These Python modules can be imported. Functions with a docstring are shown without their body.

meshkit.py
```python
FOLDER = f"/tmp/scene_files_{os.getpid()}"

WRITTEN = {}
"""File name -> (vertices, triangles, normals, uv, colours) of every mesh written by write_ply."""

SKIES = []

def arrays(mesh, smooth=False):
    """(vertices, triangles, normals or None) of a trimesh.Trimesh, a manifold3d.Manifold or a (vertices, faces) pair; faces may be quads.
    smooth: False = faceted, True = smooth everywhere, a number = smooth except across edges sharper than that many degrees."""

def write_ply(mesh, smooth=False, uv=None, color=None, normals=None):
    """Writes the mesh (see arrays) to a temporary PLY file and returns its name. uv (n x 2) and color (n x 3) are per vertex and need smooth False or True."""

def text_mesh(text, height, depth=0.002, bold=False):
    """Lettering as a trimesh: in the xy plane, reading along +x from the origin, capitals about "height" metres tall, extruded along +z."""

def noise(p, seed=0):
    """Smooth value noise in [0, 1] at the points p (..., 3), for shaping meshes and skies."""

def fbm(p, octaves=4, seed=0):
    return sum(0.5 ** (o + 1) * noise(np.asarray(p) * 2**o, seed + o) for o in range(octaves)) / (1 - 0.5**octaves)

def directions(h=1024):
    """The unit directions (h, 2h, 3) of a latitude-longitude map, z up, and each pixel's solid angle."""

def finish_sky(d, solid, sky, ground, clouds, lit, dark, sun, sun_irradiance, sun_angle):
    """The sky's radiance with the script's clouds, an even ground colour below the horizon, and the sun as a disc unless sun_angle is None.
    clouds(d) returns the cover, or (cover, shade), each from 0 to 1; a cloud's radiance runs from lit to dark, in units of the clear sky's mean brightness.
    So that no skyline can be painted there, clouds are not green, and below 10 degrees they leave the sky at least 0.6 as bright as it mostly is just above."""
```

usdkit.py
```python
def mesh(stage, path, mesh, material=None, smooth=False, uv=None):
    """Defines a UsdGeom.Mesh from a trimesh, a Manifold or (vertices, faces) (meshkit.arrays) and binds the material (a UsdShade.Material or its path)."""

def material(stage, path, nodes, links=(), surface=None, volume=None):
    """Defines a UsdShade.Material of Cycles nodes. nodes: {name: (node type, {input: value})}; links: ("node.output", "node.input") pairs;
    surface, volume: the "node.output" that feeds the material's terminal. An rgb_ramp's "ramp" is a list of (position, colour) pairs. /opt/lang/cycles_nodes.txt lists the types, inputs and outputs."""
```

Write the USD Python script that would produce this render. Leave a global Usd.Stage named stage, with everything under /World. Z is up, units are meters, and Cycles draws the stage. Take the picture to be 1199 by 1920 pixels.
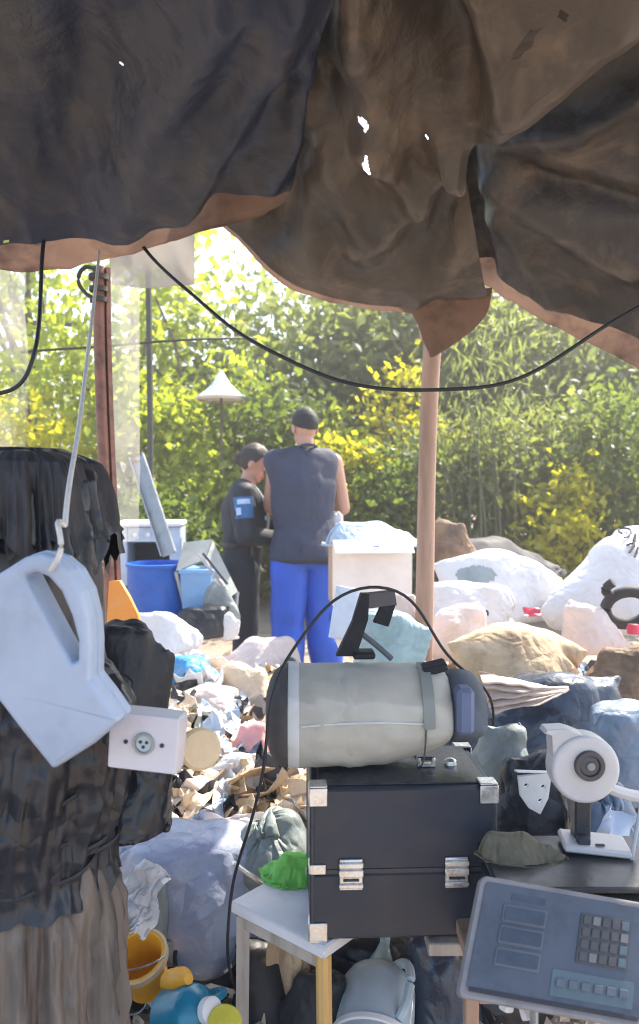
import math, numpy as np, trimesh, manifold3d as m3, usdkit, meshkit
from shapely.geometry import Polygon
from pxr import Usd, UsdGeom, UsdLux, UsdShade, Sdf, Gf, Vt

stage = Usd.Stage.CreateInMemory()
UsdGeom.SetStageUpAxis(stage, UsdGeom.Tokens.z)
UsdGeom.SetStageMetersPerUnit(stage, 1.0)
UsdGeom.Xform.Define(stage, '/World')
UsdGeom.Scope.Define(stage, '/World/Looks')
PI = math.pi

# ------------------------------------------------------------------ camera
F, W, H = 1447.0, 1199.0, 1920.0
CAM, PITCH = np.array([0, 0, 1.40]), math.atan(40 / F)
cam = UsdGeom.Camera.Define(stage, '/World/camera')
cam.CreateHorizontalApertureAttr(36.0); cam.CreateVerticalApertureAttr(36.0 * H / W)
cam.CreateFocalLengthAttr(36.0 * F / W); cam.CreateClippingRangeAttr(Gf.Vec2f(0.05, 2000))
cam.CreateFStopAttr(6.5); cam.CreateFocusDistanceAttr(1.75)
cam.AddTranslateOp().Set(Gf.Vec3d(*CAM)); cam.AddRotateXOp().Set(90 - math.degrees(PITCH))
cam.CreateExposureAttr(1.58)

# ------------------------------------------------------------------ sky and sun
SUN_AZ, SUN_EL = math.radians(42), math.radians(50)          # azimuth clockwise from +y (away from the camera)
dome = UsdLux.DomeLight.Define(stage, '/World/sky')
dome.CreateIntensityAttr(1.0)
skym = usdkit.material(stage, '/World/Looks/sky', {
    'sky': ('sky_texture', {'sky_type': 'single_scattering', 'sun_disc': False, 'sun_elevation': SUN_EL, 'sun_rotation': SUN_AZ, 'aerosol_density': 1.6}),
    'bg': ('background_shader', {'strength': 0.15})}, [('sky.color', 'bg.color')], surface='bg.background')
UsdShade.MaterialBindingAPI.Apply(dome.GetPrim()).Bind(skym)
dome.GetPrim().SetCustomDataByKey('kind', 'structure')
sun = UsdLux.DistantLight.Define(stage, '/World/sun')
sun.CreateIntensityAttr(1.25); sun.CreateNormalizeAttr(True); sun.CreateAngleAttr(0.53); sun.CreateColorAttr(Gf.Vec3f(1.0, 0.92, 0.78))
sun.AddRotateZOp().Set(-math.degrees(SUN_AZ)); sun.AddRotateXOp().Set(-(90 - math.degrees(SUN_EL)) + 0.0)
# (-z axis must point away from the sun: rotate +z onto the direction towards the sun)

# ------------------------------------------------------------------ helpers
def at(px, py, Y):
    """The point of the place seen at a photograph pixel, Y metres in front of the viewer."""
    dx, dy = (px - 599.5) / F, -(py - 960.0) / F
    d = np.array([dx, math.cos(PITCH) + dy * math.sin(PITCH), -math.sin(PITCH) + dy * math.cos(PITCH)])
    return CAM + d * (Y / d[1])

USED = {}
def numbered(parent, name):
    k = (parent, name); n = USED.get(k, 0); USED[k] = n + 1
    return f'{parent}/{name}' if n == 0 else f'{parent}/{name}_{n:03d}'

def tag(prim, label=None, cat=None, group=None, kind=None):
    for k, v in (('label', label), ('category', cat), ('group', group), ('kind', kind)):
        if v: prim.SetCustomDataByKey(k, v)
    return prim

def thing(name, label, cat, loc=(0, 0, 0), rotz=0, rot=None, group=None):
    x = UsdGeom.Xform.Define(stage, numbered('/World', name))
    x.AddTranslateOp().Set(Gf.Vec3d(*map(float, loc)))
    if rot is not None: x.AddRotateXYZOp().Set(Gf.Vec3f(*map(float, rot)))
    elif rotz: x.AddRotateZOp().Set(float(rotz))
    return tag(x.GetPrim(), label, cat, group)

def obj(name, mesh, mat, parent=None, smooth=40, label=None, cat=None, group=None, kind=None):
    base = '/World' if parent is None else str(parent.GetPath())
    m = usdkit.mesh(stage, numbered(base, name), mesh, M[mat], smooth=smooth)
    m.CreateDoubleSidedAttr(True)
    return tag(m.GetPrim(), label, cat, group, kind)

def cat_(*ms): return trimesh.util.concatenate([m for m in ms])
def moved(m, t=(0, 0, 0), r=None):
    m = m.copy()
    if r is not None: m.apply_transform(trimesh.transformations.euler_matrix(*[math.radians(a) for a in r]))
    m.apply_translation(np.asarray(t, float)); return m

def spline(pts, n):
    p = np.asarray(pts, float)
    if len(p) < 3: return p[0] + (p[-1] - p[0]) * np.linspace(0, 1, n)[:, None]
    from scipy.interpolate import PchipInterpolator, CubicSpline
    s = np.r_[0, np.cumsum(np.linalg.norm(np.diff(p, axis=0), axis=1) + 1e-9)]
    return CubicSpline(s, p, axis=0)(np.linspace(0, s[-1], n))

def tube(pts, r, sides=8, n=None, caps=True):
    p = np.asarray(pts, float) if n is None else spline(pts, n)
    k = len(p); r = np.broadcast_to(r, (k,)) if np.ndim(r) == 0 or len(np.atleast_1d(r)) == k else np.interp(np.linspace(0, 1, k), np.linspace(0, 1, len(r)), r)
    t = np.gradient(p, axis=0); t /= np.linalg.norm(t, axis=1, keepdims=True) + 1e-12
    ref = np.array([0, 0, 1.0]) if abs(t[:, 2]).mean() < .8 else np.array([1.0, 0, 0])
    a = np.cross(t, ref); a /= np.linalg.norm(a, axis=1, keepdims=True) + 1e-12
    b = np.cross(t, a); ang = np.arange(sides) * 2 * PI / sides
    v = (p[:, None] + r[:, None, None] * (np.cos(ang)[None, :, None] * a[:, None] + np.sin(ang)[None, :, None] * b[:, None])).reshape(-1, 3)
    f = []
    for i in range(k - 1):
        for j in range(sides):
            q = (i*sides+j, i*sides+(j+1) % sides, (i+1)*sides+(j+1) % sides, (i+1)*sides+j)
            f += [(q[0], q[2], q[1]), (q[0], q[3], q[2])]
    if caps:
        v = np.vstack([v, p[:1], p[-1:]]); c0, c1 = len(v) - 2, len(v) - 1
        for j in range(sides):
            f += [(c0, j, (j+1) % sides), (c1, (k-1)*sides+(j+1) % sides, (k-1)*sides+j)]
    m = trimesh.Trimesh(v, np.array(f), process=False); m.fix_normals(); return m

def lathe(profile, n=28, axis=None):
    """profile: (r, z) pairs from bottom to top; closed where r = 0."""
    pr = np.asarray(profile, float); th = np.arange(n) * 2 * PI / n
    v = np.stack([pr[:, 0, None]*np.cos(th), pr[:, 0, None]*np.sin(th), np.repeat(pr[:, 1, None], n, 1)], -1).reshape(-1, 3)
    f = []
    for i in range(len(pr) - 1):
        for j in range(n):
            q = (i*n+j, i*n+(j+1) % n, (i+1)*n+(j+1) % n, (i+1)*n+j)
            if pr[i, 0] > 1e-6: f.append((q[0], q[1], q[2]))
            if pr[i+1, 0] > 1e-6: f.append((q[0], q[2], q[3]))
    return trimesh.Trimesh(v, np.array(f), process=False)

def box(sx, sy, sz, c=(0, 0, 0), bev=None):
    """Box with chamfered edges, centred at c."""
    bev = min(sx, sy, sz) * .12 if bev is None else bev
    h = np.array([sx, sy, sz]) / 2
    pts = []
    for s in np.array(np.meshgrid([-1, 1], [-1, 1], [-1, 1])).T.reshape(-1, 3):
        for k in range(3):
            q = h - bev; q[k] = h[k]; pts.append(s * q)
    m = trimesh.convex.convex_hull(np.array(pts)); m.apply_translation(c); return m

def ring_inset(p, d):
    a, b = np.roll(p, 1, 0), np.roll(p, -1, 0)
    e1, e2 = p - a, b - p
    e1 /= np.linalg.norm(e1, axis=1, keepdims=True) + 1e-12; e2 /= np.linalg.norm(e2, axis=1, keepdims=True) + 1e-12
    n1, n2 = np.stack([-e1[:, 1], e1[:, 0]], 1), np.stack([-e2[:, 1], e2[:, 0]], 1)
    n = n1 + n2; n /= np.linalg.norm(n, axis=1, keepdims=True) + 1e-12
    k = d / np.maximum((n * n1).sum(1, keepdims=True), .5)
    return p + n * k

def plate(outline, depth, bev=0.003, holes=(), steps=2, dome=0):
    """Outline in (x, z), extruded along y from -depth/2 to depth/2 with rounded rims (front is -y)."""
    def ccw(r):
        r = np.asarray(r, float); return r if Polygon(r).exterior.is_ccw else r[::-1]
    rings = [ccw(outline)] + [ccw(h)[::-1] for h in holes]
    ang = np.linspace(0, PI/2, steps + 1)
    levels = [(bev*(1-math.sin(a)), -depth/2 + bev*(1-math.cos(a))) for a in ang[::-1]]
    levels = [(bev*(1-math.cos(a)), -depth/2 + bev*(1-math.sin(a))) for a in ang[::-1]] + [(bev*(1-math.cos(a)), depth/2 - bev*(1-math.sin(a))) for a in ang]
    parts = []
    for r in rings:
        n = len(r); V = []
        for ins, y in levels:
            q = ring_inset(r, ins); V.append(np.stack([q[:, 0], np.full(n, y), q[:, 1]], 1))
        f = []
        for i in range(len(levels) - 1):
            for j in range(n):
                a, b, c, d = i*n+j, i*n+(j+1) % n, (i+1)*n+(j+1) % n, (i+1)*n+j
                f += [(a, b, c), (a, c, d)]
        parts.append(trimesh.Trimesh(np.vstack(V), np.array(f), process=False))
    ins = levels[0][0]
    poly = Polygon(ring_inset(rings[0], ins), [ring_inset(r, ins) for r in rings[1:]])
    v2, f2 = trimesh.creation.triangulate_polygon(poly, engine='earcut')
    for y, flip in ((-depth/2, False), (depth/2, True)):
        v = np.stack([v2[:, 0], np.full(len(v2), y), v2[:, 1]], 1)
        parts.append(trimesh.Trimesh(v, f2[:, ::-1] if flip else f2, process=False))
    m = trimesh.util.concatenate(parts); m.merge_vertices(); 
    m.fix_normals()
    return m

def rounded(pts, r, n=4):
    p = Polygon(pts).buffer(-r, join_style=2).buffer(r, quad_segs=n)
    return np.array(p.exterior.coords)[:-1]
def rect(w, h, r=0.0, cx=0, cz=0):
    p = [(-w/2+cx, -h/2+cz), (w/2+cx, -h/2+cz), (w/2+cx, h/2+cz), (-w/2+cx, h/2+cz)]
    return rounded(p, r) if r else np.array(p)
def disc(r, n=28, cx=0, cz=0):
    a = np.arange(n) * 2 * PI / n; return np.stack([cx + r*np.cos(a), cz + r*np.sin(a)], 1)

def fb(p, sc, seed, oct=4): return meshkit.fbm(np.asarray(p) * sc + 37.1, oct, seed) - .5
def ridged(p, sc, seed, oct=3):
    out = 0
    for o in range(oct):
        out = out + .5**o * (1 - 2*np.abs(2*meshkit.noise(np.asarray(p)*sc*2**o + 11.3*o + 51, seed+o) - 1))
    return out / 2

def bag_mesh(w, d, h, seed, crinkle=.10, lump=.25, neck=None, sub=5, flat=.75):
    """A filled bag or bundle, base at z = 0; neck = (azimuth, tilt) gives gathered pleats towards a tied mouth."""
    m = trimesh.creation.icosphere(subdivisions=sub); p = np.array(m.vertices); u = p.copy()
    off = np.array([seed * 3.7, seed * 1.3, seed * 7.1]); rb = np.random.default_rng(seed + 500)
    nk = rb.normal(size=(46, 3)); nk /= np.linalg.norm(nk, axis=1, keepdims=True); dk = rb.uniform(.80, 1.12, 46)
    uw = u + .10 * np.stack([fb(u + off + 9*c, 2.2, seed + c, 2) for c in range(3)], -1) * 2
    g = (np.sum(np.maximum(uw @ nk.T, .02)**16 / dk**16, axis=1)) ** (-1/16)                # soft flat facets, like stuffed sheet
    g = g * (1 + lump * 1.5 * fb(u + off, 1.1, seed, 2) + crinkle * .45 * ridged(u*[1, 1, .7] + off, 2.0, seed + 5, 2) + crinkle * .16 * ridged(u + off, 7.0, seed + 9, 2))
    p = p * g[:, None] * 1.12
    if neck is not None:
        az, tilt = neck
        ax = np.array([math.sin(tilt)*math.cos(az), math.sin(tilt)*math.sin(az), math.cos(tilt)])
        c = u @ ax; e1 = np.cross(ax, [.3, .2, .9]); e1 /= np.linalg.norm(e1); e2 = np.cross(ax, e1)
        phi = np.arctan2(u @ e2, u @ e1); wgt = np.clip((c - .15) / .6, 0, 1) ** 1.2
        pleat = np.sin(phi*7 + 8*fb(u+off, 1.5, seed)) + .5*np.sin(phi*13 + seed + 6*fb(u+off, 2, seed+1))
        p = p * (1 + .045 * pleat * wgt)[:, None]
        along = (p @ ax); rad = p - along[:, None]*ax
        pin = np.clip((c - .80) / .14, 0, 1); pin = pin*pin*(3-2*pin)
        flare = np.clip((c - .95) / .05, 0, 1)
        p = rad * (1 - .80*pin + .75*flare)[:, None] + (along + .30*pin + .22*flare)[:, None] * ax
    p[:, 2] = np.where(p[:, 2] < -flat, -flat + .12*(p[:, 2]+flat), p[:, 2])
    p = p * np.array([w/2, d/2, h/(1+flat)])
    p[:, 2] -= p[:, 2].min()
    return trimesh.Trimesh(p, m.faces, process=False)

SIMS = {}
def sack_sim(kind, seed, n=34, steps=110):
    """A limp two-sided sack hung over lumpy contents and slumped on the floor: cloth worked out step by step. Unit size."""
    rs = np.random.default_rng(seed + 900)
    u, v = np.meshgrid(np.linspace(-.5, .5, n), np.linspace(0, 1, n), indexing='ij'); W, Hh = {'sack': (1.5, 1.45), 'tied': (1.7, 1.75), 'wad': (1.5, 1.5), 'flat': (1.7, 1.3)}[kind]
    idx = np.arange(n*n).reshape(n, n); front = idx.copy(); back = idx + n*n
    rim = np.zeros((n, n), bool); rim[0] = rim[-1] = True; rim[:, 0] = True
    rim[:, -1] = True
    back[rim] = front[rim]
    th = .06*np.sin(PI*(u+.5))*np.sin(PI*v)
    X = np.vstack([np.stack([u*W, -th - .02, v*Hh*.9 + .02], -1).reshape(-1, 3), np.stack([u*W, th + .02, v*Hh*.9 + .02], -1).reshape(-1, 3)])
    rest_n = np.stack([u*3, v*3, 0*u], -1)
    bat = []
    for gidx in (front, back):
        for du, dv, L0 in ((1, 0, W/(n-1)), (0, 1, Hh/(n-1)), (1, 1, np.hypot(W, Hh)/(n-1)), (1, -1, np.hypot(W, Hh)/(n-1)), (2, 0, 2*W/(n-1)), (0, 2, 2*Hh/(n-1))):
            if dv >= 0: A, B = gidx[:n-du or n, :n-dv or n], gidx[du:, dv:]
            else: A, B = gidx[:n-du, 1:], gidx[du:, :-1]
            if abs(du)+abs(dv) == 1 or (du, dv) in ((1, 1), (1, -1)): ax, st = (0 if du else 1), 2
            else: ax, st = (0 if du else 1), 4
            for k in range(st):
                sel = np.arange(A.shape[ax]) % st
                m = (sel == k) if st == 2 else (sel % 4 == k)
                a = np.compress(m, A, ax).ravel(); b = np.compress(m, B, ax).ravel(); ok = a != b
                a, b = a[ok], b[ok]; q = (rest_n.reshape(-1, 3)[a % (n*n)] + rest_n.reshape(-1, 3)[b % (n*n)])/2 + (a[:, None] >= n*n)*7.0 + seed
                shr = 1 + .34*(ridged(q + .2*fb(q, 2, seed)[:, None], 2.3, seed + 40 + du, 3) - .25) if not 2 in (du, dv) else 1.0
                bat.append((a, b, np.reshape(L0*shr, (-1, 1))*(.22 if abs(du)+abs(dv) == 2 and 0 in (du, dv) else 1.0), 2 in (du, dv)))
    if kind == 'wad': C = rs.normal(size=(9, 3))*[.22, .14, .12] + [0, 0, .34]; R = rs.uniform(.16, .30, 9)
    elif kind == 'flat': C = np.stack([rs.uniform(-.5, .5, 9), rs.uniform(-.12, .12, 9), rs.uniform(.1, .3, 9)], 1); R = rs.uniform(.09, .18, 9)
    else: C = np.stack([rs.uniform(-.36, .36, 14), rs.uniform(-.2, .2, 14), rs.uniform(.18, .72, 14)], 1); R = rs.uniform(.14, .27, 14)
    C[:, 2] = np.maximum(C[:, 2], R*.7)
    P = X.copy(); F_ = np.vstack([np.stack([front[:-1, :-1], front[1:, :-1], front[1:, 1:], front[:-1, 1:]], -1).reshape(-1, 4), np.stack([back[:-1, :-1], back[:-1, 1:], back[1:, 1:], back[1:, :-1]], -1).reshape(-1, 4)])
    T = np.vstack([F_[:, [0, 1, 2]], F_[:, [0, 2, 3]]])
    top = np.unique(front[:, -1]); neckrow = np.unique(np.r_[front[:, int(n*.82)], back[:, int(n*.82)]])
    for it in range(steps):
        vel = (X - P)*.90; P = X.copy(); ramp = min(1, it/30)
        nrm = np.zeros_like(X); fn = np.cross(X[T[:, 1]] - X[T[:, 0]], X[T[:, 2]] - X[T[:, 0]])
        for k in range(3):
            for d in range(3): nrm[:, d] += np.bincount(T[:, k], fn[:, d], len(X))
        nrm /= np.linalg.norm(nrm, axis=1, keepdims=True) + 1e-12
        X = X + vel + nrm*(.0050 if kind != 'flat' else .0022) + [0, 0, -.0030]
        X += rs.normal(size=X.shape)*.0022*(it < 80)
        for rep_ in range(3):
            for a, b, L0, bend in bat:
                d = X[b] - X[a]; L = np.linalg.norm(d, axis=1, keepdims=True) + 1e-9
                c = d/L*(L - L0)*.5
                if bend: c *= (L < L0)*.6
                else: c *= np.where(L > L0, 1.0, .55)
                X[a] += c; X[b] -= c
            for c, r in zip(C, R*ramp):
                d = X - c; L = np.linalg.norm(d, axis=1, keepdims=True) + 1e-9; m = (L < r)[:, 0]; X[m] = c + d[m]/L[m]*r
            if kind == 'tied':
                q = X[neckrow]; ctr = q.mean(0)*[.0, 0, 1] + [.05, 0, 0]; d = q[:, :2] - ctr[:2]; L = np.linalg.norm(d, axis=1, keepdims=True); lim = np.maximum(.06, .5 - .5*it/70.); X[neckrow, :2] = ctr[:2] + d*np.minimum(1, lim/np.maximum(L, 1e-6))
            X[:, 2] = np.maximum(X[:, 2], .0)
    used = np.unique(T); mp = np.full(len(X), -1); mp[used] = np.arange(len(used)); Tm = mp[T]; Tm = Tm[(Tm[:, 0] != Tm[:, 1]) & (Tm[:, 1] != Tm[:, 2]) & (Tm[:, 0] != Tm[:, 2])]
    m = trimesh.Trimesh(X[used], Tm, process=False)
    m.fix_normals()
    v, f = trimesh.remesh.subdivide_loop(m.vertices, m.faces, 1)
    return trimesh.Trimesh(v, f, process=False)

def soft(w, d, h, seed, kind=None, fine=.032):
    """One of the worked-out sacks, turned, mirrored and fitted to w x d x h with its base at z = 0."""
    kind = kind or ('sack' if h > .72*w else 'wad' if h > .42*w else 'flat')
    key = (kind, seed % 3 if kind in ('sack', 'wad') else seed % 2)
    if key not in SIMS: SIMS[key] = sack_sim(kind, 10*len(kind) + key[1])
    m = SIMS[key].copy(); v = np.array(m.vertices); rs = np.random.default_rng(seed)
    a = rs.uniform(-.45, .45) + (PI if rs.uniform() < .5 else 0); ca, sa = math.cos(a), math.sin(a)
    v = v @ np.array([[ca, sa, 0], [-sa, ca, 0], [0, 0, 1]])
    flip = rs.uniform() < .5
    if flip: v[:, 0] *= -1
    n = np.array(m.vertex_normals); 
    v = v + fine*(ridged(v + .12*np.stack([fb(v, 3, seed+c, 2) for c in range(3)], -1) + seed, 3.6, seed, 3)[:, None])*np.where(v[:, 2:] > .02, 1, 0)*n*[-1 if flip else 1, 1, 1] + .06*np.stack([fb(v + 5*c + seed, 1.1, seed + c, 2) for c in range(3)], -1)*[1, 1, .6]
    v -= (v.min(0) + v.max(0))/2*[1, 1, 0] + v.min(0)*[0, 0, 1]
    zt = .78*v[:, 2].max(); v[:, 2] = np.where(v[:, 2] > zt, zt + (v[:, 2] - zt)*(.45 if kind != 'tied' else 1), v[:, 2])
    xm = .72*np.abs(v[:, 0]).max(); v[:, 0] = np.where(np.abs(v[:, 0]) > xm, np.sign(v[:, 0])*(xm + (np.abs(v[:, 0]) - xm)*.55), v[:, 0])
    v *= np.array([w*1.12, d*1.05, h*1.07])/np.ptp(v, axis=0); v[:, 2] -= .07*h
    return trimesh.Trimesh(v, m.faces[:, ::-1] if flip else m.faces, process=False)

def sheet_mesh(w, h, seed, bend=.3, crinkle=.05, nu=14, nv=14, ragged=.06):
    """A crumpled sheet lying about z = 0."""
    u, v = np.meshgrid(np.linspace(-.5, .5, nu), np.linspace(-.5, .5, nv), indexing='ij')
    q = np.stack([u, v, np.full_like(u, seed*2.3)], -1)
    s = min(w, h); z = s * (bend*fb(q, 1.7, seed, 2) * 2 + crinkle * ridged(q, 4.5, seed+3))
    x, y = u*w, v*h
    x = x + ragged*s*fb(q, 5, seed+7, 2)*2; y = y + ragged*s*fb(q, 5, seed+8, 2)*2
    p = np.stack([x, y, z], -1).reshape(-1, 3)
    i, j = np.meshgrid(np.arange(nu-1), np.arange(nv-1), indexing='ij'); a = (i*nv+j).ravel()
    f = np.vstack([np.stack([a, a+nv, a+nv+1], 1), np.stack([a, a+nv+1, a+1], 1)])
    return trimesh.Trimesh(p, f, process=False)

def solid(m, t):
    """Gives an open sheet a thickness."""
    v = np.array(m.vertices); n = np.array(m.vertex_normals); k = len(v)
    e = m.edges_unique[trimesh.grouping.group_rows(m.edges_sorted, require_count=1)] if False else m.edges[trimesh.grouping.group_rows(m.edges_sorted, require_count=1)]
    f = np.vstack([m.faces, m.faces[:, ::-1] + k, np.stack([e[:, 1], e[:, 0], e[:, 0]+k], 1), np.stack([e[:, 1], e[:, 0]+k, e[:, 1]+k], 1)])
    return trimesh.Trimesh(np.vstack([v + n*t/2, v - n*t/2]), f, process=False)

# ------------------------------------------------------------------ materials
M = {}
def srgb(h):
    c = np.array([int(h[i:i+2], 16) for i in (0, 2, 4)]) / 255.0
    return np.where(c < .04045, c/12.92, ((c+.055)/1.055)**2.4)
def mat(name, col, rough=.6, var=.35, scale=9, bump=.25, bscale=40, metallic=0, spec=.5, col2=None, trans=0, stretch=(1, 1, 1), coat=0, bdist=.004, crumple=0):
    col = np.asarray(srgb(col) if isinstance(col, str) else col, float)
    c2 = np.asarray((srgb(col2) if isinstance(col2, str) else col2) if col2 is not None else col*(1-var), float)
    n = {'tc': ('texture_coordinate', {}), 'mp': ('mapping', {'scale': stretch}), 'n': ('noise_texture', {'scale': scale, 'detail': 5, 'roughness': .62}),
         'r': ('rgb_ramp', {'ramp': [(.28, c2), (.5, col), (.75, np.clip(col*(1+var*.5), 0, .9))]}),
         'b': ('noise_texture', {'scale': bscale, 'detail': 4}), 'bp': ('bump', {'strength': bump, 'distance': bdist}),
         'rr': ('map_range', {'from_min': .3, 'from_max': .7, 'to_min': max(rough-.12, .05), 'to_max': min(rough+.12, 1)}),
         'p': ('principled_bsdf', {'metallic': metallic, 'specular_ior_level': spec, 'coat_weight': coat})}
    l = [('tc.object', 'mp.vector'), ('mp.vector', 'n.vector'), ('mp.vector', 'b.vector'), ('n.fac', 'r.fac'), ('r.color', 'p.base_color'), ('b.fac', 'bp.height'), ('bp.normal', 'p.normal'), ('n.fac', 'rr.value'), ('rr.result', 'p.roughness')]
    if crumple:
        n['w'] = ('noise_texture', {'scale': crumple*.5, 'detail': 2}); n['wm'] = ('mix', {'mix_type': 'add', 'fac': .12}); n['v'] = ('voronoi_texture', {'scale': crumple, 'feature': 'distance_to_edge'})
        n['vm'] = ('map_range', {'from_min': 0, 'from_max': .35, 'to_min': 0, 'to_max': 1, 'clamp': True}); n['bp2'] = ('bump', {'strength': .5, 'distance': .007})
        l += [('mp.vector', 'w.vector'), ('mp.vector', 'wm.color1'), ('w.color', 'wm.color2'), ('wm.color', 'v.vector'), ('v.distance', 'vm.value'), ('vm.result', 'bp2.height'), ('bp.normal', 'bp2.normal'), ('bp2.normal', 'p.normal')]
        l.remove(('bp.normal', 'p.normal'))
    out = 'p.BSDF'
    if trans:
        n['t'] = ('translucent_bsdf', {}); n['mx'] = ('mix_closure', {'fac': trans})
        l += [('r.color', 't.color'), ('p.BSDF', 'mx.closure1'), ('t.BSDF', 'mx.closure2')]; out = 'mx.closure'
    M[name] = usdkit.material(stage, '/World/Looks/' + name, n, l, surface=out)
def film(name, col, clear=.5, rough=.3):
    """Thin see-through plastic."""
    n = {'tc': ('texture_coordinate', {}), 'n': ('noise_texture', {'scale': 3, 'detail': 2}), 'rr': ('map_range', {'from_min': .3, 'from_max': .7, 'to_min': clear-.2, 'to_max': clear+.2}),
         'c': ('transparent_bsdf', {}), 't': ('translucent_bsdf', {'color': col}), 'p': ('principled_bsdf', {'base_color': col, 'roughness': rough}), 'm1': ('mix_closure', {'fac': .5}), 'm2': ('mix_closure', {})}
    M[name] = usdkit.material(stage, '/World/Looks/' + name, n, [('tc.object', 'n.vector'), ('n.fac', 'rr.value'), ('rr.result', 'm2.fac'), ('p.BSDF', 'm1.closure1'), ('t.BSDF', 'm1.closure2'), ('m1.closure', 'm2.closure1'), ('c.BSDF', 'm2.closure2')], surface='m2.closure')
def leafmat(name, cols, trans=.45):
    n = {'g': ('geometry', {}), 'r': ('rgb_ramp', {'ramp': [(i/(len(cols)-1), c) for i, c in enumerate(cols)]}), 'p': ('principled_bsdf', {'roughness': .45, 'specular_ior_level': .4}),
         't': ('translucent_bsdf', {}), 'g2': ('mix', {'mix_type': 'multiply', 'fac': 1.0, 'color2': (2.1, 2.1, .75)}), 'mx': ('mix_closure', {'fac': trans})}
    M[name] = usdkit.material(stage, '/World/Looks/' + name, n, [('g.random_per_island', 'r.fac'), ('r.color', 'p.base_color'), ('r.color', 'g2.color1'), ('g2.color', 't.color'), ('p.BSDF', 'mx.closure1'), ('t.BSDF', 'mx.closure2')], surface='mx.closure')
def confetti(name, cols, rough=.7):
    n = {'g': ('geometry', {}), 'r': ('rgb_ramp', {'interpolate': False, 'ramp': [(i/len(cols), srgb(c)) for i, c in enumerate(cols)]}), 'p': ('principled_bsdf', {'roughness': rough})}
    M[name] = usdkit.material(stage, '/World/Looks/' + name, n, [('g.random_per_island', 'r.fac'), ('r.color', 'p.base_color')], surface='p.BSDF')

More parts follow.
